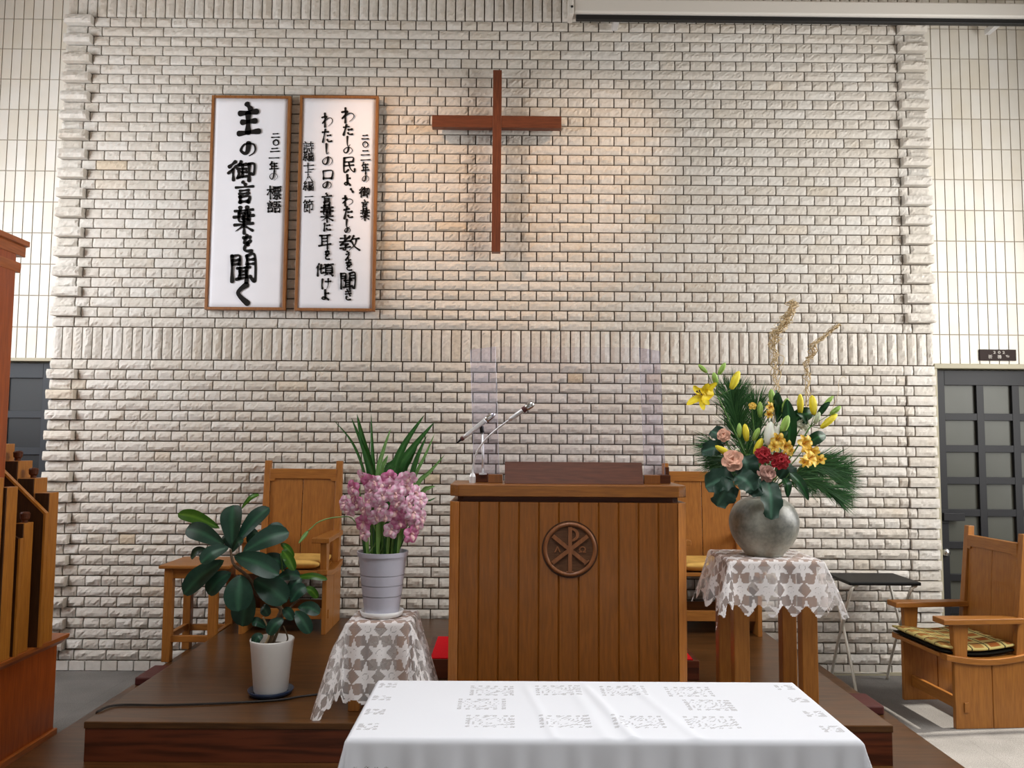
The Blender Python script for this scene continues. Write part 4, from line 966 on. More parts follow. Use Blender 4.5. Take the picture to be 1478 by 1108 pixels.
def linen_pat(u, v, ol, orr, of, ob, wx, wy):
    # rectangular ring of openwork motifs in the middle of the top
    for (mx, my) in ((0.28, 0.06), (0.50, 0.055), (0.72, 0.055), (0.94, 0.06), (0.28, 0.36), (0.50, 0.36), (0.72, 0.36), (0.94, 0.36), (0.25, 0.20), (0.97, 0.20)):
        w, h = (0.15, 0.105); a, b = u-(mx+0.04), (wy-v)-my
        if 0 < a < w and 0 < b < h: return cut_motif(a, b, w, h)
    # corner openwork on the hanging sides
    for (qx, qy) in ((-ol+0.05, -of+0.05), (wx+orr-0.22, -of+0.05)):
        a, b = u-qx, v-qy
        if 0 < a < 0.17 and 0 < b < 0.17: return cut_motif(a, b, 0.17, 0.17)
    for (qx, qy) in ((0.02, -0.13), (wx-0.12, -0.13)):
        a, b = u-qx, v-qy
        if 0 < a < 0.10 and 0 < b < 0.055: return cut_motif(a, b, 0.10, 0.055)
    for k in range(4):                           # small motifs near both ends of the top
        for qx in (0.012, wx-0.075):
            a, b = u-qx, v-(0.06+k*0.135)
            if 0 < a < 0.06 and 0 < b < 0.05: return cut_motif(a, b, 0.06, 0.05)
    return 1.0
o = cloth('linen_cloth', M['linen'], cL, cR, cy0, cy1, cz_, (0.27, 0.27, 0.32, 0.28), 0.0066, 0.20, 0.0055, linen_pat, None, 1.0, 9, creases=((0.80, 0.70, 0.006, 0.016), (0.58, 0.50, 0.003, 0.014), (0.98, 0.86, 0.004, 0.018), (0.72, 0.66, 0.003, 0.02)), fk=(67, 109))
tag(o, 'long white linen cloth with openwork motifs on the front table', 'tablecloth')

# ------------------------------------------------------------------ leaves, petals and plants
def blade(mb, pts, width, shape='leaf', up=V((0, -1, 0.25)), fold=0.25, nw=4, twist=0.0, tones=(0.15, 0.8), ruffle=0.0):
    """leaf along the points pts; width profile by shape; lighter along the midrib"""
    P = smooth_path(pts, 6) if len(pts) > 2 else [V(pts[0]).lerp(V(pts[1]), k/10) for k in range(11)]
    n = len(P); vs, tn = [], []
    for i, p in enumerate(P):
        t = i/(n-1); d = (P[min(i+1, n-1)]-P[max(i-1, 0)]).normalized()
        side = d.cross(up); side = side.normalized() if side.length > 1e-5 else d.orthogonal().normalized()
        if twist: side = Matrix.Rotation(twist*t, 3, d) @ side
        nr = side.cross(d).normalized()
        if shape == 'leaf': w = math.sin(PI*min(1, t**0.75))**0.75
        elif shape == 'obovate': w = (math.sin(PI*t**1.25)**0.62) if 0 < t < 1 else 0
        elif shape == 'strap': w = min(1, 0.55+t*1.2)*(1-max(0, (t-0.55)/0.45)**1.8)
        elif shape == 'bud': w = math.sin(PI*t**0.9)**0.8 if 0 < t < 1 else 0
        elif shape == 'round': w = math.sqrt(max(0, 1-(2*t-1)**2))
        elif shape == 'petal': w = (math.sin(PI*t**0.8)**0.6) if 0 < t < 1 else 0
        w = max(w, 0.02)*width/2
        for k in range(nw+1):
            s = k/nw*2-1
            rf = ruffle*width*abs(s)**2*math.sin(t*17+s*2.0) if ruffle else 0.0
            vs.append(p+side*(s*w*(1+(0.10*math.sin(t*23+s) if ruffle else 0)))+nr*(fold*w*abs(s)**1.3+rf)+nr*(rng.normal(0, 0.0006)))
            tn.append(tones[1] if abs(s) < 0.12 else tones[0]+(0.12*(1-abs(s))))
    fs = []
    for i in range(n-1):
        for k in range(nw): a = i*(nw+1)+k; fs.append((a, a+1, a+nw+2, a+nw+1))
    mb.add(vs, fs, tn)
def bud(mb, a, b, w, n=10):
    a, b = V(a), V(b); d = b-a; L = d.length
    pr = [(0.0, 0), (w*0.28, L*0.06), (w*0.42, L*0.25), (w*0.5, L*0.5), (w*0.44, L*0.72), (w*0.25, L*0.92), (0.0, L)]
    i0 = len(mb.v); mb.lathe(pr, a, n, axis=d.normalized())
    for k in range(len(mb.v)-i0): mb.tone[i0+k] = 0.2+0.5*((k % n) % 2)
# --- rubber plant
pc = atz(386, 1000, ZP+0.02); pcx, pcy = pc.x, 3.99
s_ = MB(); s_.lathe([(0.0, 0), (0.085, 0), (0.098, 0.006), (0.108, 0.026), (0.104, 0.027), (0.093, 0.010), (0.0, 0.009)], (pcx, pcy, ZP), 40)
tag(s_.build('plant_saucer', M['saucer_blue'], None, smooth=True), 'navy blue saucer under the white rubber plant pot', 'saucer')
zb0 = ZP+0.010; ph_ = aty(386, 921, pcy).z-zb0
rp = thing('potted_rubber_plant', 'rubber plant with broad dark leaves in a white pot on the platform', 'potted plant', (pcx, pcy, zb0))
s_ = MB(); s_.lathe([(0.0, 0), (0.074, 0), (0.080, 0.012), (0.100, ph_*0.9), (0.104, ph_-0.004), (0.103, ph_), (0.097, ph_), (0.092, ph_-0.03), (0.0, ph_-0.035)], (pcx, pcy, zb0), 44); s_.build('pot', M['pot_white'], rp, smooth=True, world=True)
s_ = MB(); s_.lathe([(0.0, 0.008), (0.05, 0.005), (0.0915, 0.0)], (pcx, pcy, zb0+ph_-0.034), 30); s_.build('soil', M['soil'], rp, smooth=True, world=True)
z6 = lambda x, y, Y: aty(240+x/3.575, 700+y/3.575, Y)
def branch(name, pts, r0, r1, mat, parent, depth=0):
    P = smooth_path([z6(*p) for p in pts], 6); R = [r0+(r1-r0)*i/(len(P)-1) for i in range(len(P))]
    m = MB(); m.tube(P, R, 9); return m.build(name, mat, parent, smooth=True, world=True)
branch('trunk', [(528, 830, pcy), (560, 720, pcy), (592, 640, pcy), (530, 600, pcy-0.02), (470, 560, pcy-0.04), (420, 470, pcy-0.05), (350, 410, pcy-0.05), (332, 330, pcy-0.04)], 0.013, 0.006, M['bark'], rp)
branch('branch', [(545, 830, pcy+0.02), (580, 740, pcy+0.02), (600, 680, pcy+0.01), (660, 610, pcy+0.01), (690, 590, pcy+0.01)], 0.008, 0.004, M['bark'], rp)
branch('branch', [(500, 835, pcy-0.01), (530, 770, pcy-0.02), (500, 680, pcy-0.03)], 0.006, 0.004, M['dry'], rp)
branch('branch', [(560, 830, pcy+0.03), (625, 800, pcy+0.02), (605, 725, pcy+0.02)], 0.005, 0.003, M['bark'], rp)
branch('branch', [(592, 640, pcy), (585, 560, pcy+0.02), (600, 470, pcy+0.03), (590, 350, pcy+0.03)], 0.006, 0.003, M['stem'], rp)
RL = [((340,310),(345,103),112,-.04,.02,0),((365,295),(532,115),84,0,.05,0),((395,345),(634,243),104,-.02,.05,0),((300,310),(103,225),92,-.02,.06,0),((322,320),(178,402),74,-.07,-.14,0),((275,222),(60,148),66,.06,.10,1),((298,388),(88,562),100,-.06,-.06,0),((350,365),(582,462),106,-.08,-.10,0),((385,462),(372,652),132,-.09,-.12,0),((430,540),(392,728),122,-.03,-.05,0),((452,490),(622,602),128,-.05,-.06,0),((335,450),(215,562),92,-.02,-.02,0),((500,365),(622,425),66,.04,.06,0),((490,300),(606,212),74,.06,.10,0),((340,345),(400,285),46,-.08,-.12,0),((345,330),(300,255),60,.05,.08,0),((420,300),(475,245),60,.05,.08,0),((590,300),(658,372),34,.05,.02,1),((598,335),(662,440),52,.02,-.02,1),((655,480),(832,487),34,.05,.05,1),((570,485),(690,470),60,.02,.04,0),((640,605),(722,525),66,.0,.02,0),((715,530),(782,582),40,.03,.05,1),((680,630),(792,662),64,.0,-.03,0),((665,650),(742,765),68,-.03,-.05,0),((600,640),(655,695),50,-.02,-.04,0),((490,630),(528,675),50,-.03,-.05,0),((605,690),(528,772),62,-.04,-.06,0),((515,735),(440,708),44,-.03,-.05,0),((500,775),(452,825),50,-.05,-.06,0),((205,330),(128,378),46,.02,.05,0),((385,125),(480,48),26,.06,.10,1),((700,480),(640,560),60,.04,.02,0),((520,590),(580,560),56,.0,.0,0)]
for (a, b, w, da, db, lt_) in RL:
    A, B = z6(*a, pcy+da), z6(*b, pcy+db); mid = A.lerp(B, 0.55)+V((0, -0.012, 0.016))
    m = MB(); m.tube([A, A.lerp(mid, 0.22)], 0.0022, 6); blade(m, [A, mid, B], w/3.575*pcy/FPX*1.05, 'obovate', V((0.15*rng.normal(), -1, 0.45)), 0.22, 6, tones=(0.12, 0.75))
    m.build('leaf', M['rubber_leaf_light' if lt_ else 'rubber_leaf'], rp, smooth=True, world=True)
# --- orchid
ocx, ocy = aty(551, 880, 3.87).x, 3.87
s_ = MB(); s_.lathe([(0.0, 0), (0.086, 0), (0.094, 0.004), (0.103, 0.026), (0.099, 0.027), (0.089, 0.009), (0.0, 0.008)], (ocx, ocy, sz+0.001), 40)
tag(s_.build('plant_saucer', M['saucer_white'], None, smooth=True), 'white saucer under the lavender grey orchid pot', 'saucer')
zo = sz+0.0095; oh = aty(552, 799, ocy-0.1).z-zo
orc = thing('potted_orchid', 'pink flowering orchid with strap leaves in a lavender grey pot on a lace covered stand', 'potted plant', (ocx, ocy, zo))
s_ = MB()
rad = lambda t: 0.081+0.034*t
oc_ = (ocx, ocy, zo)
s_.lathe([(0.0, 0), (0.078, 0)], oc_, 48, caps=False); s_.lathe([(0.078, 0), (rad(0.30), oh*0.30)], oc_, 48, caps=False)
for ta, tb in ((0.30, 0.47), (0.47, 0.63), (0.63, 0.93)):
    s_.lathe([(rad(ta)-0.0022, oh*ta), (rad(ta)-0.0022, oh*ta+0.004)], oc_, 48, caps=False); s_.lathe([(rad(ta)+0.0006, oh*ta+0.004), (rad(tb), oh*tb)], oc_, 48, caps=False)
s_.lathe([(rad(0.93)+0.005, oh*0.93), (rad(1)+0.005, oh)], oc_, 48, caps=False); s_.lathe([(rad(0.93), oh*0.93), (rad(0.93)+0.005, oh*0.93)], oc_, 48, caps=False)
s_.lathe([(rad(1)+0.005, oh), (rad(1)-0.001, oh)], oc_, 48, caps=False); s_.lathe([(rad(1)-0.001, oh), (rad(1)-0.006, oh-0.03)], oc_, 48, caps=False)
s_.build('pot', M['pot_grey'], orc, smooth=True, world=True)
s_ = MB(); s_.lathe([(0.0, 0.004), (0.109, 0.0)], (ocx, ocy, zo+oh-0.031), 30); s_.build('soil', M['soil'], orc, smooth=True, world=True)
z5 = lambda x, y, Y: aty(470+x/5.274, 590+y/5.274, Y)
zt0 = zo+oh-0.03
OL = [((300,560),(290,470),(200,250),(63,88),22,.03,.06,0),((370,600),(365,520),(275,260),(195,65),40,.02,.05,0),((360,600),(345,480),(290,260),(238,38),62,.03,.04,0),((370,600),(366,480),(352,250),(347,36),30,.05,.07,0),((405,600),(400,500),(440,320),(498,148),38,.03,.04,1),((520,600),(520,480),(600,270),(752,45),62,.04,.06,0),((540,600),(540,490),(660,300),(830,98),66,.05,.10,0),((640,640),(650,550),(710,350),(772,203),52,.03,.03,0),((650,640),(680,520),(760,350),(832,183),26,.06,.08,1),((660,660),(700,570),(790,480),(907,348),34,.02,.02,1),((690,680),(740,635),(790,600),(835,588),36,.0,-.04,1),((700,760),(760,718),(800,695),(848,672),16,.03,.05,0),((480,600),(480,480),(510,420),(548,365),66,.07,.08,0),((600,600),(590,480),(640,380),(700,280),56,.08,.10,0),((440,600),(430,480),(455,400),(475,350),40,.09,.10,1)]
for (a, b, c, d, w, da, db, lt_) in OL:
    root = V((ocx+(a[0]-432)*0.00023, ocy+da, zt0))
    P = [root, z5(*a, ocy+da).lerp(root, 0.35), z5(*b, ocy+da), z5(*c, ocy+(da+db)/2), z5(*d, ocy+db)]
    m = MB(); blade(m, P, w/5.274*ocy/FPX*1.0, 'strap', V((0.25*rng.normal(), -1, 0.15)), 0.45, 4, tones=(0.10, 0.42))
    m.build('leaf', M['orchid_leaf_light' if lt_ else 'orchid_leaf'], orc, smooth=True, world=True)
# arching low leaf to the left
P = [V((ocx-0.05, ocy-0.02, zt0)), aty(512, 752, ocy-0.05), aty(490, 746, ocy-0.08), aty(462, 752, ocy-0.10), aty(445, 766, ocy-0.11), aty(431, 784, ocy-0.12)]
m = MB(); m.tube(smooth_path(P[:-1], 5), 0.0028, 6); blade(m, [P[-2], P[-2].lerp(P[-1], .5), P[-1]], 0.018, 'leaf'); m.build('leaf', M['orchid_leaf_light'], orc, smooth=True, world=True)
# flower spikes
FL = [(288,512),(215,600),(225,660),(178,755),(150,720),(300,755),(290,865),(298,948),(380,560),(430,660),(420,745),(340,690),(350,620),(455,810),(480,520),(490,585),(590,545),(612,592),(530,645),(622,720),(680,640),(722,695),(665,790),(560,858),(500,922),(650,952),(690,870),(722,830),(560,710),(382,820),(605,830),(540,780),(240,715),(440,575),(640,522),(335,545),(190,800),(700,600),(530,500),(395,690)]
SP = [(270, 700), (340, 640), (420, 640), (500, 640), (580, 640), (660, 690)]
for k, (sx_, sy_) in enumerate(SP):
    m = MB(); m.tube(smooth_path([V((ocx+(sx_-470)*0.00036, ocy-0.03+0.012*(k % 3), zt0)), z5(sx_*0.4+470*0.6, 960, ocy-0.04), z5(sx_, sy_, ocy-0.03), z5(sx_*1.05-24, sy_-120, ocy-0.03)], 6), 0.0042, 8); m.build('flower_stalk', M['orchid_stem'], orc, smooth=True, world=True)
for k in range(11):                              # leaf bases above the rim
    x = -0.075+0.0152*k; m = MB(); sp2 = x*0.25
    blade(m, [V((ocx+x, ocy-0.035-0.02*math.sin(k*2.1), zt0)), V((ocx+x*1.12, ocy-0.04-0.02*math.sin(k*2.1), zt0+0.10)), V((ocx+x*1.3+0.01*math.sin(k), ocy-0.03, zt0+0.27))], 0.017, 'strap', V((0.3*math.sin(k*1.7), -1, 0)), 0.5, 4, tones=(0.1+0.5*(k % 3 == 1), 0.6))
    m.build('leaf', M['orchid_stem' if k % 3 else 'orchid_leaf'], orc, smooth=True, world=True)
def orchid_meshes(deep):
    pm, lm_ = MB(), MB()
    for k, (an, ln, wd) in enumerate(((90, .034, .030), (18, .034, .030), (162, .034, .030), (232, .035, .028), (308, .035, .028))):
        a = math.radians(an); d = V((math.cos(a), 0, math.sin(a)))
        P = [V((0, 0, 0))+d*0.003, d*(ln*0.55)+V((0, -0.008, 0)), d*ln+V((0, 0.000 if k else -0.004, 0))]
        blade(pm, P, wd*1.15, 'petal', V((0, -1, 0)), -0.25 if k else 0.2, 4, tones=(0.15, 0.75) if not deep else (0.0, 0.5))
    P = [V((0, -0.006, 0.002)), V((0, -0.018, -0.006)), V((0, -0.020, -0.019))]
    blade(lm_, P, 0.017, 'petal', V((0, -1, 0.2)), -0.55, 4, tones=(0.3, 0.9))
    lm_.tube([(0, -0.001, 0.001), (0, -0.010, 0.005), (0, -0.016, 0.002)], [0.004, 0.0035, 0.002], 8)
    return pm, lm_
protos = []
for deep in (0, 1):
    pm, lm_ = orchid_meshes(deep); fl_ = pm.build('flower', M['orchid_deep' if deep else 'orchid'], orc, smooth=True); li = lm_.build('lip', M['orchid_lip'], fl_, smooth=True); protos.append(fl_)
for k, (fx, fy) in enumerate(FL[:36]):
    src = protos[0 if rng.random() < 0.68 else 1]
    f = src if (src.location.length < 1e-6 and k in (0,)) else copy_tree(src, orc)
    r_ = math.hypot((fx-450)/300, (fy-700)/230)
    Y = ocy-0.075-0.055*max(0, 1-r_)+rng.normal(0, 0.012)
    f.location = z5(fx, fy, Y)-V((ocx, ocy, zo)); sc = rng.uniform(1.12, 1.38)
    f.scale = (sc, sc, sc); f.rotation_euler = (rng.normal(0.15, 0.28), rng.normal(0, 0.35), (fx-450)/300*0.75+rng.normal(0, 0.25))
for p_ in protos:
    if p_.location.length < 1e-6:
        for c in list(p_.children): bpy.data.objects.remove(c)
        bpy.data.objects.remove(p_)

# ------------------------------------------------------------------ vase and cut flowers
vcx, vcy = aty(1103, 790, 3.97).x, 3.97
zbv = vz+0.0015; zt_v = aty(1103, 717, 3.97).z; H = zt_v-zbv; RV = 97/2*3.97/FPX*1.0
prof = [(0, 0), (0.50, 0), (0.56, 0.03), (0.80, 0.2), (0.94, 0.36), (1.0, 0.54), (0.965, 0.70), (0.83, 0.86), (0.62, 0.955), (0.46, 0.985), (0.42, 1.0), (0.37, 0.99), (0.37, 0.93), (0.6, 0.85), (0.8, 0.6), (0.5, 0.08), (0, 0.06)]
vs_ = MB(); vs_.lathe(smooth_path([(a*RV, b*H, 0) for a, b in prof], 4) and [(max(0, q.x), max(0, q.y)) for q in smooth_path([(a*RV, b*H, 0) for a, b in prof], 4)], (vcx, vcy, zbv), 56)
tag(vs_.build('flower_vase', M['vase'], None, smooth=True), 'round mottled grey stoneware vase on the lace covered table', 'vase')
MOUTH = V((vcx, vcy, zt_v-0.03))
def in_mouth(): 
    a = rng.uniform(0, 6.28); r = rng.uniform(0, 0.028); return MOUTH+V((r*math.cos(a), r*math.sin(a), -rng.uniform(0.02, 0.06)))
def Pv(px, py, dy=0.0): return aty(px, py, vcy+dy)
def stalk(pts, r=0.0028, mb=None):
    m = mb or MB(); m.tube(smooth_path([in_mouth(), MOUTH+V((0, 0, 0.04))]+list(pts), 5), r, 6); return m
def flower_thing(name, label, cat, group, loc): return thing(name, label, cat, tuple(loc), 0, group)
GRP = 'cut flowers and greenery in the stoneware vase'
# lily stems: (junction, [(base, tip, width px, material)])
def lily_stem(name, label, joint, heads, dy, opened=None, leaves=()):
    J = Pv(*joint, dy); t = flower_thing(name, label, 'lily', GRP, MOUTH)
    pts = [MOUTH.lerp(J, 0.55)+V((rng.normal(0, 0.01), -0.01, 0)), J]
    stalk(pts, 0.0035).build('stem', M['stem'], t, smooth=True, world=True)
    for (a, b, w, mt) in heads:
        A, B = Pv(*a, dy-0.01), Pv(*b, dy-0.02+rng.normal(0, 0.012)); m = MB(); m.tube([J, J.lerp(A, 0.6), A], 0.0018, 6)
        m.build('bud_stalk', M['stem'], t, smooth=True, world=True)
        m = MB(); bud(m, A, B, w*vcy/FPX); m.build('bud', M[mt], t, smooth=True, world=True)
    for (a, b, w) in leaves:
        m = MB(); A, B = Pv(*a, dy), Pv(*b, dy-0.03); blade(m, [A, A.lerp(B, .5)+V((0, -.01, .01)), B], w*vcy/FPX, 'leaf', V((0, -1, .4)), .25, 4, tones=(.1, .4)); m.build('leaf', M['deepleaf'], t, smooth=True, world=True)
    if opened:
        c, tips = opened; Cc = Pv(*c, dy-0.05); bk_ = Pv(c[0]+16, c[1]-4, dy-0.01)
        m = MB(); m.tube([J, bk_], 0.002, 6); m.build('flower_stalk', M['stem'], t, smooth=True, world=True)
        m = MB()
        for (tx, ty) in tips: 
            T_ = Pv(tx, ty, dy-0.065); blade(m, [bk_, Cc.lerp(T_, 0.4)+V((0, 0.01, 0)), T_], 0.036, 'petal', V((0, -1, 0.1)), 0.25, 4, tones=(0.2, 0.6))
        fo = m.build('flower', M['lily'], t, smooth=True, world=True)
        m = MB()
        for k in range(5):
            E_ = Pv(c[0]-6+rng.normal(0, 2.5), c[1]-3+rng.normal(0, 4), dy-0.085); m.tube([Cc, E_], 0.0012, 5); m.lathe([(0, -.006), (.003, -.003), (.003, .003), (0, .006)], E_, 8)
        m.build('stamens', M['stamen'], fo, world=True)
    return t
lily_stem('yellow_lily', 'yellow lily stem with one open bloom at the far left of the vase', (1036, 572), [((1021,538),(1008,526),7,'bud_green'),((1037,541),(1047,523),8,'bud_green'),((1034,556),(1030,537),9,'bud_green'),((1055,562),(1067,535),12,'bud_yellow')], 0.0, ((1014, 570), [(1001,556),(1035,552),(991,584),(1016,592),(1023,553),(1024,584)]))
lily_stem('yellow_lily', 'yellow lily stem of slim buds standing above the red carnations', (1078, 655), [((1067,632),(1067,610),7.5,'bud_green'),((1078,637),(1075,611),10,'bud_yellow'),((1087,636),(1096,617),8.5,'bud_green'),((1089,657),(1100,632),11,'bud_yellow'),((1059,659),(1032,643),9.5,'bud_yellow'),((1061,651),(1067,648),5,'bud_pale')], -0.06)
lily_stem('yellow_lily', 'yellow lily stem of tall buds at the right side of the bouquet', (1170, 615), [((1155,598),(1155,568),10,'bud_yellow'),((1175,599),(1172,570),12,'bud_yellow'),((1188,587),(1203,571),7,'bud_green'),((1198,598),(1214,586),8,'bud_green'),((1184,618),(1209,597),10,'bud_yellow'),((1176,612),(1183,594),8,'bud_pale')], -0.02, leaves=(((1180,600),(1198,580),9),((1165,612),(1150,596),8)))
lily_stem('white_lily', 'white lily stem with a large closed white bud in the middle of the bouquet', (1118, 650), [((1108,644),(1113,608),16,'white_bud'),((1115,642),(1125,612),8,'white_bud'),((1128,626),(1138,599),12,'bud_green')], -0.08, leaves=(((1120,640),(1137,622),10),))
lily_stem('green_lily_bud', 'three closed green lily buds behind the white lily', (1112, 620), [((1115,584),(1113,561),10,'bud_green'),((1130,596),(1137,574),10,'bud_green'),((1097,603),(1097,579),9,'bud_green')], 0.03, leaves=(((1117,590),(1122,566),10),((1125,600),(1143,586),11)))
# carnations
def ruffled(mb, c, r, n, layers, face=V((0, -1, 0.3)), wd=0.9):
    q = V((0, 0, 1)).rotation_difference(face.normalized())
    for L in range(layers):
        rr = r*(1-L/layers*0.85); h = r*0.55*(L/layers)
        for k in range(max(3, int(n*(1-L/layers*0.55)))):
            a = 6.283*k/n*(1.0)+L*0.6+rng.normal(0, 0.15)
            m = max(3, int(n*(1-L/layers*0.55))); a = 6.283*k/m+L*0.6+rng.normal(0, 0.15)
            d = V((math.cos(a), math.sin(a), 0)); P = [V((0, 0, h*0.3)), d*rr*0.55+V((0, 0, h*0.8+r*0.12)), d*rr+V((0, 0, h+rng.normal(0, r*0.09)))]
            sub = MB(); blade(sub, [c+q@p for p in P], r*wd, 'petal', (q@V((0, 0, 1))), 0.25+rng.normal(0, 0.2), 4, tones=(0.2, 0.6))
            mb.add(sub.v, sub.f, sub.tone)
def bloom(name, label, cat, px, py, rpx, mat, dy, n=9, layers=5, face=V((0, -1, 0.3)), wd=0.9, calyx=True):
    C_ = Pv(px, py, dy); t = flower_thing(name, label, cat, GRP, MOUTH)
    stalk([MOUTH.lerp(C_, 0.6)+V((0, 0.015, 0)), C_+V((0, 0.012, -0.005))], 0.0028).build('stem', M['stem'], t, smooth=True, world=True)
    m = MB(); ruffled(m, C_, rpx*vcy/FPX, n, layers, face, wd); m.build('bloom', M[mat], t, smooth=True, world=True)
    return t
bloom('red_carnation', 'red carnation left of the other, just below the yellow lily buds', 'carnation', 1102, 657, 13.5, 'carnation', -0.11, 11, 6, wd=0.6)
bloom('red_carnation', 'red carnation right of the other, nearest to the orange speckled blooms', 'carnation', 1126, 665, 14, 'carnation', -0.12, 11, 6, wd=0.6)
bloom('peach_rose', 'ruffled peach flower with broad petals at the lower left of the bouquet', 'flower', 1058, 665, 16, 'peach', -0.13, 6, 4, V((-0.3, -1, 0.35)), 1.0)
bloom('mauve_rose', 'dusty mauve rose below the two red carnations', 'flower', 1106, 683, 13.5, 'mauve', -0.13, 6, 4, V((0.1, -1, 0.3)), 1.0)
bloom('mauve_rose', 'pale mauve flower at the left edge, above the round dark leaves', 'flower', 1045, 628, 10, 'peach', -0.07, 6, 3, V((-0.5, -1, 0.3)), 1.0)
bloom('white_rose', 'greenish white rose half hidden behind the right lily buds', 'flower', 1158, 613, 11, 'whitepetal', 0.0, 6, 4, V((0.2, -1, 0.5)), 1.0)
bloom('small_peach_flower', 'small peach bud flower beside the dry twig tangle', 'flower', 1086, 586, 6, 'alstro', -0.02, 5, 2, V((-0.2, -1, 0.4)), 1.0)
def alstro(label, heads, joint, dy):
    J = Pv(*joint, dy+0.02); t = flower_thing('alstroemeria', label, 'alstroemeria', GRP, MOUTH)
    stalk([MOUTH.lerp(J, 0.6), J], 0.0026).build('stem', M['stem'], t, smooth=True, world=True)
    for (x, y, r) in heads:
        C_ = Pv(x, y, dy-0.03+rng.normal(0, 0.015)); face = V((rng.normal(0.1, 0.35), -1, rng.normal(0.1, 0.3))).normalized(); q = V((0, -1, 0)).rotation_difference(face)
        m = MB(); m.tube([J, C_-face*0.012], 0.0014, 5); m.build('flower_stalk', M['stem'], t, smooth=True, world=True)
        m = MB(); R_ = r*vcy/FPX
        for k in range(6):
            a = k*PI/3+rng.normal(0, 0.1); d = V((math.cos(a), 0, math.sin(a)))
            blade(m, [C_-face*0.012, C_+q@(d*R_*0.5+V((0, -R_*0.25, 0))), C_+q@(d*R_+V((0, -R_*0.15, 0)))], R_*(0.75 if k % 2 else 0.55), 'petal', face, 0.3, 4, tones=(0.25, 0.8) if k % 2 else (0.0, 0.5))
        fo = m.build('flower', M['alstro'], t, smooth=True, world=True)
        m = MB()
        for k in range(5): m.tube([C_, C_+face*R_*0.5+V((rng.normal(0, R_*0.15), 0, rng.normal(0, R_*0.15)))], [0.0008, 0.0013], 5)
        m.build('stamens', M['stamen_light'], fo, world=True)
alstro('golden speckled flower cluster beside the white lily, above the right carnation', [(1122, 634, 11), (1133, 644, 11), (1138, 650, 9), (1118, 645, 9)], (1126, 655), -0.09)
alstro('golden speckled flower cluster at the right, against the pine needles', [(1160, 640, 14), (1167, 662, 14), (1172, 652, 11), (1184, 664, 9), (1160, 668, 9)], (1160, 668), -0.10)
alstro('orange flower among the green lily buds at the top of the bouquet', [(1110, 588, 9), (1109, 598, 7)], (1110, 612), -0.01)
# broad round leaves
def big_leaf(label, a, b, w, da, db, shape='round', mat='kale', name='round_leaf'):
    A, B = Pv(*a, da), Pv(*b, db); t = flower_thing(name, label, 'leaf', 'broad leaves around the vase mouth', MOUTH)
    stalk([MOUTH.lerp(A, 0.7), A], 0.0022).build('leaf_stalk', M['stem'], t, smooth=True, world=True)
    m = MB(); mid = A.lerp(B, 0.5)+V((0, -0.02, 0.012)); blade(m, [A, mid, B], w*(0.82 if shape == 'round' else 1)*vcy/FPX, shape, V((rng.normal(0, 0.2), -1, 0.25)), 0.28, 8, tones=(0.08, 0.85), ruffle=0.10 if shape == 'round' else 0.0); m.build('blade', M[mat], t, smooth=True, world=True)
big_leaf('round dark leaf hanging low over the front of the vase', (1108,692), (1113,750), 36, -0.13, -0.20)
big_leaf('round dark leaf with pale veins at the lower left, touching the chair back', (1058,690), (1018,702), 42, -0.12, -0.10)
big_leaf('round dark leaf with pale veins beneath the peach flower', (1062,686), (1088,708), 38, -0.14, -0.18)
big_leaf('lowest left round leaf, beside the shoulder of the vase', (1055,694), (1034,730), 44, -0.12, -0.14)
big_leaf('round leaf spread behind the peach flower and the carnations', (1078,690), (1072,658), 42, -0.09, -0.08)
big_leaf('leftmost round leaf sticking out over the wall', (1045,648), (1012,652), 28, -0.04, -0.01)
big_leaf('upper left round leaf below the pine tips', (1048,640), (1026,622), 28, -0.02, 0.0)
big_leaf('small round leaf under the mauve rose', (1102,698), (1080,712), 34, -0.13, -0.16)
big_leaf('round leaf tucked behind the right carnation', (1125,690), (1140,668), 34, -0.06, -0.06)
big_leaf('dark glossy leaf arching high in the middle, right of the green lily buds', (1138,650), (1136,576), 22, -0.02, -0.03, 'leaf', 'deepleaf', 'long_leaf')
big_leaf('dark glossy leaf rising behind the topmost green lily bud', (1122,610), (1120,562), 16, 0.03, 0.04, 'leaf', 'deepleaf', 'long_leaf')
big_leaf('dark glossy leaf lying towards the right lily buds', (1140,610), (1176,594), 22, 0.01, 0.02, 'leaf', 'deepleaf', 'long_leaf')
big_leaf('long green leaf blade hanging down right of the mauve rose', (1140,682), (1167,722), 14, -0.13, -0.17, 'leaf', 'deepleaf', 'long_leaf')
big_leaf('short green leaf pointing down just right of the vase neck', (1132,690), (1137,718), 12, -0.12, -0.15, 'leaf', 'deepleaf', 'long_leaf')
big_leaf('pale green leaf lying on top of the right pine fan', (1165,640), (1192,628), 18, -0.02, 0.0, 'leaf', 'deepleaf', 'long_leaf')
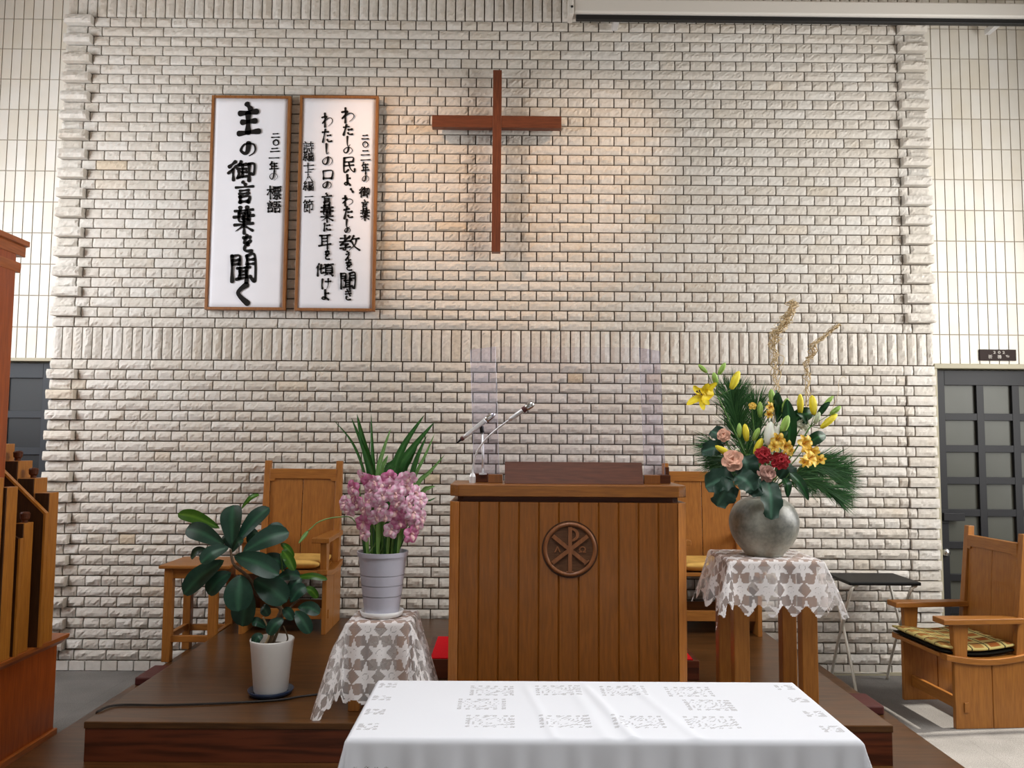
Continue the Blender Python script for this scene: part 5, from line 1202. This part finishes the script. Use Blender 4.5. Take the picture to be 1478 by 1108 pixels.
# pine branches
def pine(label, twig, fan, n, length, dy):
    P = smooth_path([Pv(x, y, dy+d) for x, y, d in twig], 5); t = flower_thing('pine_branch', label, 'pine branch', 'pine branches in the vase', MOUTH)
    m = stalk([P[0]], 0.003); m.tube(P, 0.003, 6); m.build('twig', M['bark'], t, smooth=True, world=True)
    m = MB()
    for k in range(n):
        s = rng.random()**0.8; p = P[min(len(P)-1, int(s*len(P)))]
        a = math.radians(rng.uniform(*fan)); L = length*rng.uniform(0.65, 1.05)
        d = V((math.cos(a), rng.normal(0, 0.28), -math.sin(a))).normalized(); e = p+d*L+V((0, 0, -0.012*rng.random())); mid = p.lerp(e, 0.5)+V((0, 0, 0.004))
        side = d.cross(V((0, -1, 0.2))); side = (side.normalized() if side.length > 1e-4 else V((0, 0, 1)))*0.0017; w2 = side*0.8
        tn = rng.uniform(0, 0.7); m.add([p-side, p+side, mid-w2, mid+w2, e], [(0, 1, 3, 2), (2, 3, 4)], [tn]*5)
    o = m.build('needles', M['needle'], t, smooth=False, world=True); o['kind'] = 'stuff'
pine('dense pine branch fanning out to the right of the golden flowers', [(1142, 690, 0), (1160, 672, 0), (1185, 672, 0), (1200, 690, 0)], (-40, 44), 1000, 0.18, 0.03)
pine('pine branch sweeping down to the lower right, beyond the vase', [(1140, 695, 0), (1165, 692, 0), (1190, 705, 0), (1202, 716, 0)], (-8, 50), 520, 0.15, -0.02)
pine('pine branch standing up at the upper left, behind the open yellow lily', [(1085, 690, 0), (1070, 640, 0), (1062, 605, 0), (1058, 580, 0)], (-142, -48), 900, 0.19, 0.05)
pine('short pine branch upright behind the dry twigs', [(1095, 690, 0), (1092, 640, 0), (1090, 595, 0)], (-125, -50), 420, 0.19, 0.09)
pine('thin pine branch reaching out to the left over the brick wall', [(1080, 690, 0), (1050, 665, 0), (1035, 640, 0)], (160, 215), 240, 0.16, 0.02)
pine('sparse pine branch drooping at the lower left', [(1080, 690, 0), (1052, 672, 0), (1040, 660, 0)], (145, 195), 160, 0.16, 0.04)
# dry curled twigs
def dry(label, pts, n, spread, dy):
    t = flower_thing('dry_twig', label, 'twig', 'dry bleached twigs in the vase', MOUTH); m = MB()
    base = [Pv(x, y, dy) for x, y in pts]
    m.tube(smooth_path([in_mouth(), MOUTH.lerp(base[0], 0.5)]+base[:2], 5), 0.003, 6)
    for k in range(n):
        a = rng.integers(0, max(1, len(base)-2)); b = min(len(base), a+rng.integers(2, len(base)+1)); sub = base[a:b] if b-a > 1 else base[a:a+2]
        sp = spread*vcy/FPX; Q_ = []
        for i in range(len(sub)-1):
            for j in range(3): Q_.append(sub[i].lerp(sub[i+1], j/3)+V((rng.normal(0, sp), rng.normal(0, sp*1.2), rng.normal(0, sp*0.5))))
        Q_.append(sub[-1]+V((rng.normal(0, sp*0.6), 0, rng.normal(0, sp*0.6))))
        m.tube(smooth_path(Q_, 3), rng.uniform(0.0012, 0.0027), 4)
    m.build('twig_tangle', M['dry'], t, smooth=True, world=True)
dry('tall tangle of dry bleached twigs left of centre above the flowers', [(1118, 600), (1119, 560), (1120, 525), (1116, 500), (1117, 482), (1127, 474), (1136, 458), (1143, 446), (1146, 436)], 38, 4.2, 0.05)
dry('dry bleached twig bundle bending right above the lily buds', [(1160, 605), (1164, 570), (1167, 545), (1163, 530), (1166, 518), (1175, 510), (1172, 498), (1190, 485), (1204, 473), (1212, 468)], 22, 2.8, 0.04)
t_ = flower_thing('dry_twig', 'single thin dry twig hooked over at the far right', 'twig', 'dry bleached twigs in the vase', MOUTH)
m = MB(); m.tube(smooth_path([in_mouth(), MOUTH+V((0.01, 0.03, 0.05)), Pv(1150, 660, 0.07), Pv(1195, 600, 0.07), Pv(1209, 570, 0.06), Pv(1211, 550, 0.06), Pv(1217, 543, 0.06), Pv(1222, 546, 0.06)], 5), 0.0011, 5); m.build('twig', M['dry'], t_, smooth=True, world=True)
